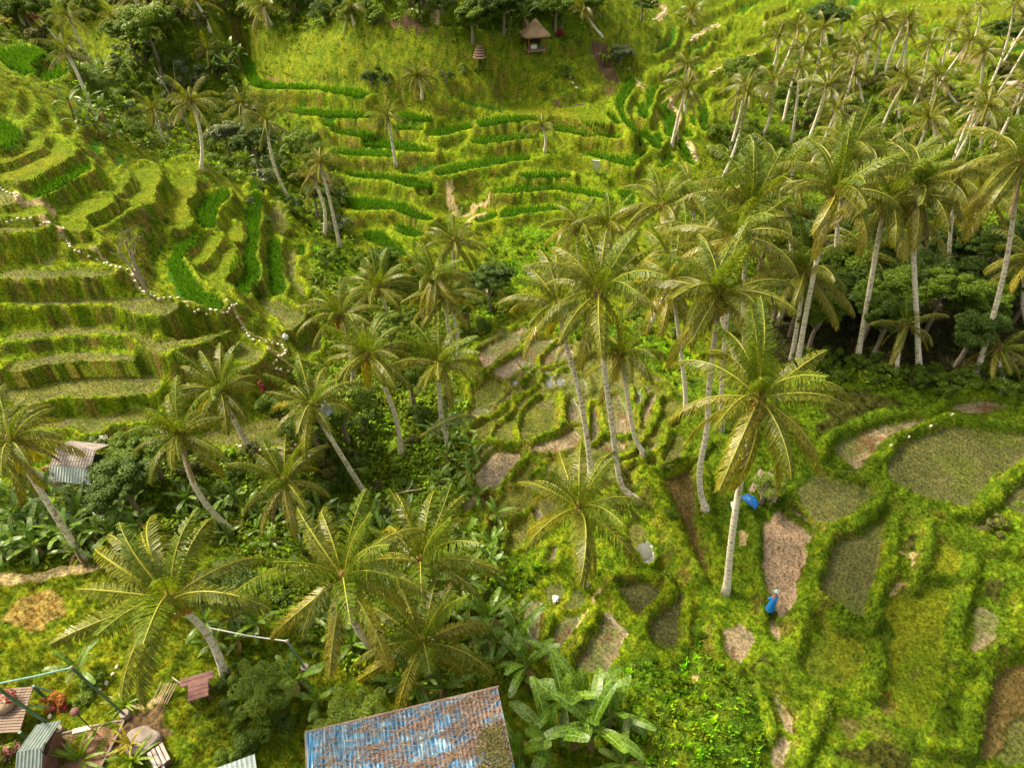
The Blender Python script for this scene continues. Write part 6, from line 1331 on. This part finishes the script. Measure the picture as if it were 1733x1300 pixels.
# plank deck, steel gabled shed, brick yard
def polydeck(name, px, c, z, th, mat, label, cat, planks=0, extra=None):
    pts = [at(u, v, z) for u, v in px]; o = np.mean(pts, 0); n = len(pts); V = [list(p-o) for p in pts]+[list(p-o-[0,0,th]) for p in pts]; F = [tuple(range(n)), tuple(range(n, 2*n))[::-1]]+[(i, i+n, (i+1)%n+n, (i+1)%n) for i in range(n)]
    rt = props(empty(name, o), label, cat); mb = MB(); mb.add(V, F); mb.obj('top', M[mat], rt); return rt, o, pts
# deck as separate boards
def boards(name, q4, z, nb, mat, label, cat, th=.05, gap=.012):
    a, b, c, d = [at(u, v, z) for u, v in q4]; o = (a+b+c+d)/4; rt = props(empty(name, o-[0,0,0]), label, cat)
    for k in range(nb):
        t0, t1 = k/nb, (k+1)/nb; L0 = a+(d-a)*t0; R0 = b+(c-b)*t0; L1 = a+(d-a)*t1; R1 = b+(c-b)*t1; e = (L1-L0)/np.linalg.norm(L1-L0)*gap; zj = [0,0,.006*math.sin(k*2.7)]
        V = [L0+e-o+zj, R0+e-o+zj, R1-e-o+zj, L1-e-o+zj]; V += [v-[0,0,th] for v in V]; q = MB(); q.add(V, [(0,1,2,3),(7,6,5,4),(0,4,5,1),(1,5,6,2),(2,6,7,3),(3,7,4,0)]); q.obj('board', M[mat], rt)
    return rt, o, [a, b, c, d]
gz_ = float(G(40,1230)[2])
rt, o, cs = boards('plank_deck', [(-30,1170),(56,1162),(33,1240),(-60,1245)], gz_+1.0, 16, 'woodp', 'raised plank deck with a wicker swing seat at the left edge', 'deck')
for c_ in cs: q = MB(); q.tube([c_-o, c_-o-[0,0,1.2]], .06); q.obj('post', M['green'], rt)
q = MB(); q.tube([cs[1]-o, cs[1]-o+[.5,.15,-1.0]], .03); q.tube([cs[1]-o+[-.1,-.7,0], cs[1]-o+[.6,-.4,-1.0]], .025); q.obj('brace', M['teal'], rt)
sw = props(empty('wicker_seat', at(6,1192,gz_+1.2)), 'round pale wicker seat with red flowers on the plank deck', 'seat'); q = MB(); q.ball((0,0,0), (.42,.38,.26), 0, 16, 8); q.obj('basket', M['stick'], sw, True)
V = []; r = np.random.default_rng(4); e = r.normal(0,1,(260,3)); e /= np.linalg.norm(e,axis=1)[:,None]; pp = e*[.4,.36,.2]+[0,.15,.1]; link(bpy.data.objects.new('flowers', quads_mesh('flowers', leaf_quads(pp, e, .11, r), [M['red']], np.zeros((260,4)))), sw)
rt, L, zt, p_, az2 = gable('garden_shed', (28,1275), (72,1267), gz_+1.9, 1.35, 28, ('slate','slate'), 'small shed with grey green tin roof in the lower left corner', 1.5, cat='shed', pitch=.12)
q = MB(); q.box((L/2,0,zt/2-.35),(L-.3,1.8,zt-.7)); q.obj('wall', M['woodr'], rt); q = MB(); q.box((L+.05,0,zt-.12),(.06,.3,.3)); q.obj('gable_trim', M['dark'], rt)
bz = float(G(150,1260)[2]); pts = [at(u, v, bz+.08) for u, v in [(106,1243),(150,1232),(207,1221),(208,1226),(198,1248),(168,1305),(100,1310),(104,1270)]]; o = np.mean(pts, 0); n = len(pts); V = [list(p-o) for p in pts]+[list(p-o-[0,0,.5]) for p in pts]
yd = props(empty('brick_yard', o), 'brick paved yard with a pale kerb in the garden', 'yard'); mb = MB(); mb.add(V, [tuple(range(n))[::-1], tuple(range(n, 2*n))]+[(i, (i+1)%n, (i+1)%n+n, i+n) for i in range(n)]); mb.obj('paving', M['brick'], yd)
q = MB(); e = [p-o+[0,0,.03] for p in pts[:6]]; q.tube(catmull(e, 3), .04, 6); q.obj('kerb', M['stoneg'], yd)
# garden lamp on the yard, round stone, benches
pl_ = at(150,1247,bz+.1); gl = props(empty('garden_lamp', pl_), 'cream box lamp on a thin dark post over the brick yard', 'lamp'); q = MB(); q.box((0,0,.55),(.62,.17,.16), R=[[math.cos(.25),-math.sin(.25),0],[math.sin(.25),math.cos(.25),0],[0,0,1]]); q.obj('lamp_box', M['cream'], gl); q = MB(); q.tube([[.28,.07,-.3],[.28,.07,1.9]], .02); q.obj('post', M['dark'], gl); q = MB(); q.ball((.28,.07,1.95), (.17,.17,.13)); q.obj('hanging_pot', M['woodr'], gl)
pp = G(240,1255); mb = MB(); V = []; n = 26
for k in range(n):
    a = 2*math.pi*k/n; rr = 1+.08*math.sin(3*a+1)+.05*math.sin(5*a); V.append([.62*rr*math.cos(a), .50*rr*math.sin(a), 0])
V2 = [[x*.9, y*.9, .17] for x, y, z in V]; V1 = [[x, y, .11] for x, y, z in V]; V0 = [[x, y, -.2] for x, y, z in V]; mb.add(V0+V1+V2, [(k, (k+1)%n, n+(k+1)%n, n+k) for k in range(n)]+[(n+k, n+(k+1)%n, 2*n+(k+1)%n, 2*n+k) for k in range(n)]+[tuple(range(2*n, 3*n))]); o = mb.obj('flat_stone', M['stoneg']); o.location = pp; props(o, 'large round flat grey stone beside the brick yard', 'stone')
wt_ = props(empty('wooden_table', G(340,1180), .32), 'reddish wooden table and bench on the garden lawn', 'table')
for y in (.42, .60): q = MB(); q.box((0,y,.5),(1.25,.16,.05)); q.obj('bench_board', M['woodr'], wt_)
for k in range(4): q = MB(); q.box((.08,.22-k*.18,.62),(.75,.165,.05)); q.obj('table_board', M['woodr'], wt_)
for x, y in ((-.25,.2),(.4,.2),(-.25,-.3),(.4,-.3)): q = MB(); q.box((x,y,.3),(.07,.07,.62)); q.obj('leg', M['woodr'], wt_)
q = MB(); q.tube([[-.6,.5,.5],[-1.0,1.0,.3]], .025); q.obj('handle', M['paleb'], wt_)
wb_ = props(empty('wooden_bench', G(276,1288), -.85), 'pale plank bench standing askew on the lawn', 'bench')
for k in range(4): q = MB(); q.box((0,-.24+k*.15,.42+.03*(k%2)),(.75,.12,.04)); q.obj('board', M['tin'], wb_)
for x in (-.3,.3): q = MB(); q.box((x,0,.2),(.06,.5,.42)); q.obj('leg', M['woodr'], wb_)
q = MB(); q.box((.75,-.05,.35),(.8,.1,.05)); q.obj('handle', M['tin'], wb_)
# cut sticks pile on the lawn edge
sp = props(empty('stick_pile', G(277,1178)), 'few pale cut sticks leaning by the lawn edge', 'sticks')
for k in range(7): q = MB(); a = random.gauss(1.1,.12); x = -.35+k*.1; q.tube([[x,-.35,.02],[x+.45*math.cos(a),.45*math.sin(a),.15+.1*random.random()]], .022, 5); q.obj('stick', M['stick'], sp)
# logs and debris in the stream bed
for u, v, l, a in [(690,842,'white fallen branch among the silvery bushes',.1),(590,808,'fallen pale log under the trees',.2),(300,932,'white pipe lying at the edge of the lawn thicket',.1)]:
    p = G(u, v); q = MB(); q.tube([[-.9,0,.12],[0,.05,.2],[.9,.2,.12]], [.04,.05,.03], 6); 
    if a < .15: q.tube([[0,.05,.2],[.3,.4,.4],[.35,.7,.5]], [.03,.02,.01], 5)
    o = q.obj('fallen_branch', M['paleb']); o.location = p+[0,0,.3]; o.rotation_euler = (0,0,a); props(o, l, 'branch')
# bare pale trunk with forked top beside the stone path and the dead snag on the upper spur
for u, v, h, l in [(252,497,3.2,'pale leaning bare trunk beside the stepping stones'),(330,235,7,'tall bare forked snag in the upper gully')]:
    p = G(u, v); q = MB(); q.tube(catmull([[0,0,-.2],[-.25*h/3,.05,h*.35],[-.55*h/3,.1,h*.7],[-.8*h/3,.2,h]], 4), [.09]*6+[.06]*6+[.02], 7); q.tube([[-.5*h/3,.1,h*.6],[-.1*h/3,.3,h*.85],[0,.4,h*1.05]], [.04,.03,.01], 5); q.tube([[-.6*h/3,.1,h*.72],[-1.1*h/3,-.1,h*.95]], [.03,.01], 5); o = q.obj('bare_trunk', M['paleb'], None, True); o.location = p; props(o, l, 'dead tree')
# small roadside shrine lamp on the spur path
p = G(492,603); rt = props(empty('shrine_post', p), 'thin post with a white head at the end of the stone path', 'post'); q = MB(); q.tube([[0,0,-.1],[0,0,1.5]], .03); q.obj('post', M['dark'], rt); q = MB(); q.box((0,0,1.6),(.3,.25,.2)); q.tube([[0,0,1.7],[0,0,1.9]], [.2,.02], 6); q.obj('head', M['whitep'], rt)
# ------------------------------------------------------------------ stepping stones
SST = []
for k in range(5):
    r = np.random.default_rng(40+k); mb = MB(); n = 9; rad = (.8+.3*r.random(n)); an = np.arange(n)*2*np.pi/n; Vb = [[.20*q*math.cos(a), .15*q*math.sin(a), -.06] for q, a in zip(rad, an)]; Vt = [[x*.97, y*.97, .05] for x, y, z in Vb]; Vu = [[x*.85, y*.85, .07] for x, y, z in Vb]
    mb.add(Vb+Vt+Vu, [(i, (i+1)%n, n+(i+1)%n, n+i) for i in range(n)]+[(n+i, n+(i+1)%n, 2*n+(i+1)%n, 2*n+i) for i in range(n)]+[tuple(range(2*n, 3*n))]); SST.append(mb.mesh('stepping_stone', [M['stone']]))
def stones(crop, s, step, label, group, sc_=1.0):
    px = pxs(crop, s); P3 = [G(u, v) for u, v in px]; k = 0; acc = 0
    for a, b in zip(P3[:-1], P3[1:]):
        L = np.linalg.norm((b-a)[:2]); t = acc
        while t < L:
            q = a+(b-a)*t/L; o = bpy.data.objects.new('stepping_stone', SST[k%5]); x, y = q[0]+random.gauss(0,.04), q[1]+random.gauss(0,.04); o.location = (x, y, float(hgt(x, y))+.03); s_ = .5*sc_*random.uniform(.85,1.25); o.scale = (s_, s_, 1); o.rotation_euler = (0,0,math.atan2(b[1]-a[1], b[0]-a[0])+random.gauss(0,.3)); props(link(o), label, 'stepping stone', group); k += 1; t += step*.82
        acc = t-L
stones('C1', '0,0 60,20 110,40 140,85', .5, 'pale stepping stone in the short run at the upper left edge', 'stones of the upper left run')
stones('C1', '0,203 100,200 200,200 290,212 330,225', .48, 'stepping stone in the straight row entering from the left edge', 'stones of the row from the left edge')
stones('C1', '410,270 430,330 455,370 470,405 540,420 600,435 660,465 700,485 760,510 800,520 870,525', .48, 'stepping stone on the path between the left edge row and the wispy tree', 'stones above the wispy tree')
stones('C1', '865,560 870,600 890,625 960,680 1030,705 1120,712 1200,750 1320,780 1370,805 1440,805 1480,800', .46, 'stepping stone on the path between the wispy tree and the bend', 'stones below the wispy tree')
stones('C1', '1520,745 1490,785', .42, 'stepping stone on the short spur at the bend of the path', 'stones of the short spur')
stones('C1', '1480,800 1530,830 1560,880 1590,920 1600,960 1650,975 1721,995 1830,1015 1845,1040 1850,1060 1810,1090 1770,1140 1780,1165 1900,1180 1950,1200', .44, 'stepping stone on the winding end of the path near the red bush', 'stones of the winding end')
stones('B1', '1530,440 1620,455 1721,470 1780,470 1860,465 1910,450 1980,415', .42, 'stepping stone along the foot of the flooded paddy', 'stones below the flooded paddy')
stones('T3', '780,455 820,510 850,535 890,560', .8, 'pale stone step at the top of the far zigzag path', 'stones of the far path top', 1.5)
stones('T3', '1045,640 1065,690 1095,740 1100,790 1080,830 1080,870 1110,900 1160,940 1185,980 1215,1045', .7, 'pale stone step on the far path behind the dry skirted palm', 'stones of the far path', 1.6)
stones('T3', '1360,150 1300,180 1240,215 1190,250 1180,280', .9, 'pale stone step climbing in the far upper terraces', 'stones of the far upper path', 1.6)
stones('T3', '1020,35 1010,80 970,115 935,130', 1.0, 'pale stone step near the top edge of the photo', 'stones of the top path', 1.7)
stones('T3', '1600,350 1500,400 1400,425 1340,455 1315,490', 1.0, 'pale stone step on the path into the palm grove', 'stones of the grove path', 1.7)
stones('T3', '400,500 430,560 470,590', 1.0, 'pale stone step below the hut mound', 'stones below the hut mound', 1.5)
stones('D1', '760,660 740,705 700,760 650,800 600,830 550,865 500,930', .42, 'flat stone in the lawn between croton and green pole', 'garden stones by the green pole', 1.0)
stones('D1', '320,975 290,1020 265,1080 240,1120 225,1160', .42, 'flat stone in the lawn left of the brick yard', 'garden stones left of the brick yard', 1.0)
stones('B4', '1260,240 1065,325 910,415 805,495 790,575', 2.2, 'bare earth clod on the bank of the big round paddy', 'clods on the big round bank', 1.0)
# ------------------------------------------------------------------ farmer in blue
def person():
    p = G(1301,1035); rt = props(empty('person', p), 'person in a long bright blue garment and pale hat bending by the pink mud paddy', 'person')
    J = {0:(0,0,.92),1:(.02,.03,1.15),2:(.10,.12,1.38),3:(.16,.18,1.50),4:(.22,.24,1.60),5:(.24,.26,1.70), 6:(-.10,.0,.88),7:(-.13,.05,.48),8:(-.12,-.04,.08),9:(-.12,.08,.03), 10:(.10,.0,.88),11:(.13,.12,.50),12:(.12,.05,.08),13:(.12,.18,.03),
         14:(-.07,.14,1.40),15:(-.16,.22,1.15),16:(-.06,.38,.98),17:(-.02,.45,.94), 18:(.26,.10,1.38),19:(.38,.22,1.16),20:(.42,.40,1.02),21:(.44,.47,.98)}
    E = [(0,1),(1,2),(2,3),(3,4),(4,5),(0,6),(6,7),(7,8),(8,9),(0,10),(10,11),(11,12),(12,13),(2,14),(14,15),(15,16),(16,17),(2,18),(18,19),(19,20),(20,21)]
    Rd = [.13,.14,.15,.06,.09,.085,.09,.065,.042,.035,.09,.065,.042,.035,.06,.043,.03,.024,.06,.043,.03,.024]
    for base, sg in ((17,-1),(21,1)):
        bx, by, bz_ = J[base]
        for k in range(5):
            a = len(J); an = (k-1.5)*.28 if k < 4 else sg*-1.2; l = (.035,.04,.037,.03,.028)[k]
            J[a] = (bx+math.sin(an)*l*.9, by+math.cos(an)*l, bz_-.012); J[a+1] = (bx+math.sin(an)*l*1.6, by+math.cos(an)*l*1.5, bz_-.045); E += [(base, a), (a, a+1)]; Rd += [.009, .008]
    me = bpy.data.meshes.new('body'); me.from_pydata([J[i] for i in range(len(J))], E, []); o = link(bpy.data.objects.new('body', me), rt); md = o.modifiers.new('skin', 'SKIN')
    for i, r_ in enumerate(Rd): me.skin_vertices[0].data[i].radius = (r_, r_)
    me.skin_vertices[0].data[0].use_root = True
    md.use_smooth_shade = True; o.modifiers.new('sub', 'SUBSURF').levels = 1; o.modifiers['sub'].render_levels = 1; me.materials.append(M['skin'])
    cl = MB(); prof = [((0,-.02,.30),.30,.25),((0,0,.6),.26,.22),((0,.0,.92),.21,.18),((.04,.05,1.15),.20,.16),((.10,.12,1.36),.23,.155),((.14,.16,1.46),.10,.09)]; V = []; n = 16
    for k, (c, rx, ry) in enumerate(prof):
        for q in range(n): a = 2*math.pi*q/n; f = 1+.07*math.sin(5*a+k)*(k < 3); V.append([c[0]+rx*f*math.cos(a), c[1]+ry*f*math.sin(a), c[2]])
    cl.add(V, [(k*n+q, k*n+(q+1)%n, (k+1)*n+(q+1)%n, (k+1)*n+q) for k in range(5) for q in range(n)]+[tuple(range(5*n, 6*n))]); cl.obj('robe', M['cloth'], rt, True)
    for s_ in ((14,15,16),(18,19,20)):
        q = MB(); q.tube([J[s_[0]], J[s_[1]], tuple(.4*np.array(J[s_[1]])+.6*np.array(J[s_[2]]))], [.085,.07,.055], 9); q.obj('sleeve', M['cloth'], rt, True)
    ht = MB(); ht.tube([[.23,.25,1.72],[.24,.26,1.75],[.25,.27,1.83],[.25,.27,1.85]], [.20,.12,.09,.02], 12); ht.obj('hat', M['hat'], rt, True); rt.rotation_euler = (0,0,.3); rt.scale = (.82,.82,.78)
person()
# ------------------------------------------------------------------ camera, light, sky
cam = bpy.data.cameras.new('camera'); cam.sensor_width = 36; cam.lens = FPX/1733*36; cam.clip_start = .5; cam.clip_end = 2000
co = bpy.data.objects.new('camera', cam); co.location = (0, 0, CAMZ); co.rotation_euler = (math.pi/2-PITCH, 0, 0); COL.objects.link(co); scene.camera = co
SUN_EL = math.radians(50); SUN_AZ = math.atan2(-.80, .45)   # compass angle from +Y towards +X
sd_ = Vector((math.sin(SUN_AZ)*math.cos(SUN_EL), math.cos(SUN_AZ)*math.cos(SUN_EL), math.sin(SUN_EL)))
sl = bpy.data.lights.new('sun', 'SUN'); sl.energy = 2.6; sl.angle = math.radians(9); sl.color = (1, .88, .66)
so = bpy.data.objects.new('sun', sl); so.rotation_euler = sd_.to_track_quat('Z', 'Y').to_euler(); so.location = (0, 0, 60); COL.objects.link(so)
w = bpy.data.worlds.new('World'); scene.world = w; w.use_nodes = True; nt = w.node_tree; nt.nodes.clear()
sk = nt.nodes.new('ShaderNodeTexSky'); sk.sky_type = 'NISHITA'; sk.sun_disc = False; sk.sun_elevation = SUN_EL; sk.sun_rotation = SUN_AZ; sk.dust_density = 6.0; sk.air_density = 1.0
bg = nt.nodes.new('ShaderNodeBackground'); bg.inputs[1].default_value = .15; wo = nt.nodes.new('ShaderNodeOutputWorld'); hs = nt.nodes.new('ShaderNodeHueSaturation'); hs.inputs['Saturation'].default_value = .5; nt.links.new(sk.outputs[0], hs.inputs['Color']); tn = nt.nodes.new('ShaderNodeMix'); tn.data_type = 'RGBA'; tn.blend_type = 'MULTIPLY'; tn.inputs[0].default_value = 1; tn.inputs[7].default_value = (1, .93, .76, 1); nt.links.new(hs.outputs[0], tn.inputs[6]); nt.links.new(tn.outputs[2], bg.inputs[0]); nt.links.new(bg.outputs[0], wo.inputs[0])
scene.view_settings.view_transform = 'Standard'; scene.view_settings.look = 'None'; scene.view_settings.gamma = 1; scene.view_settings.exposure = 1.05
for l in LOG: print(l)
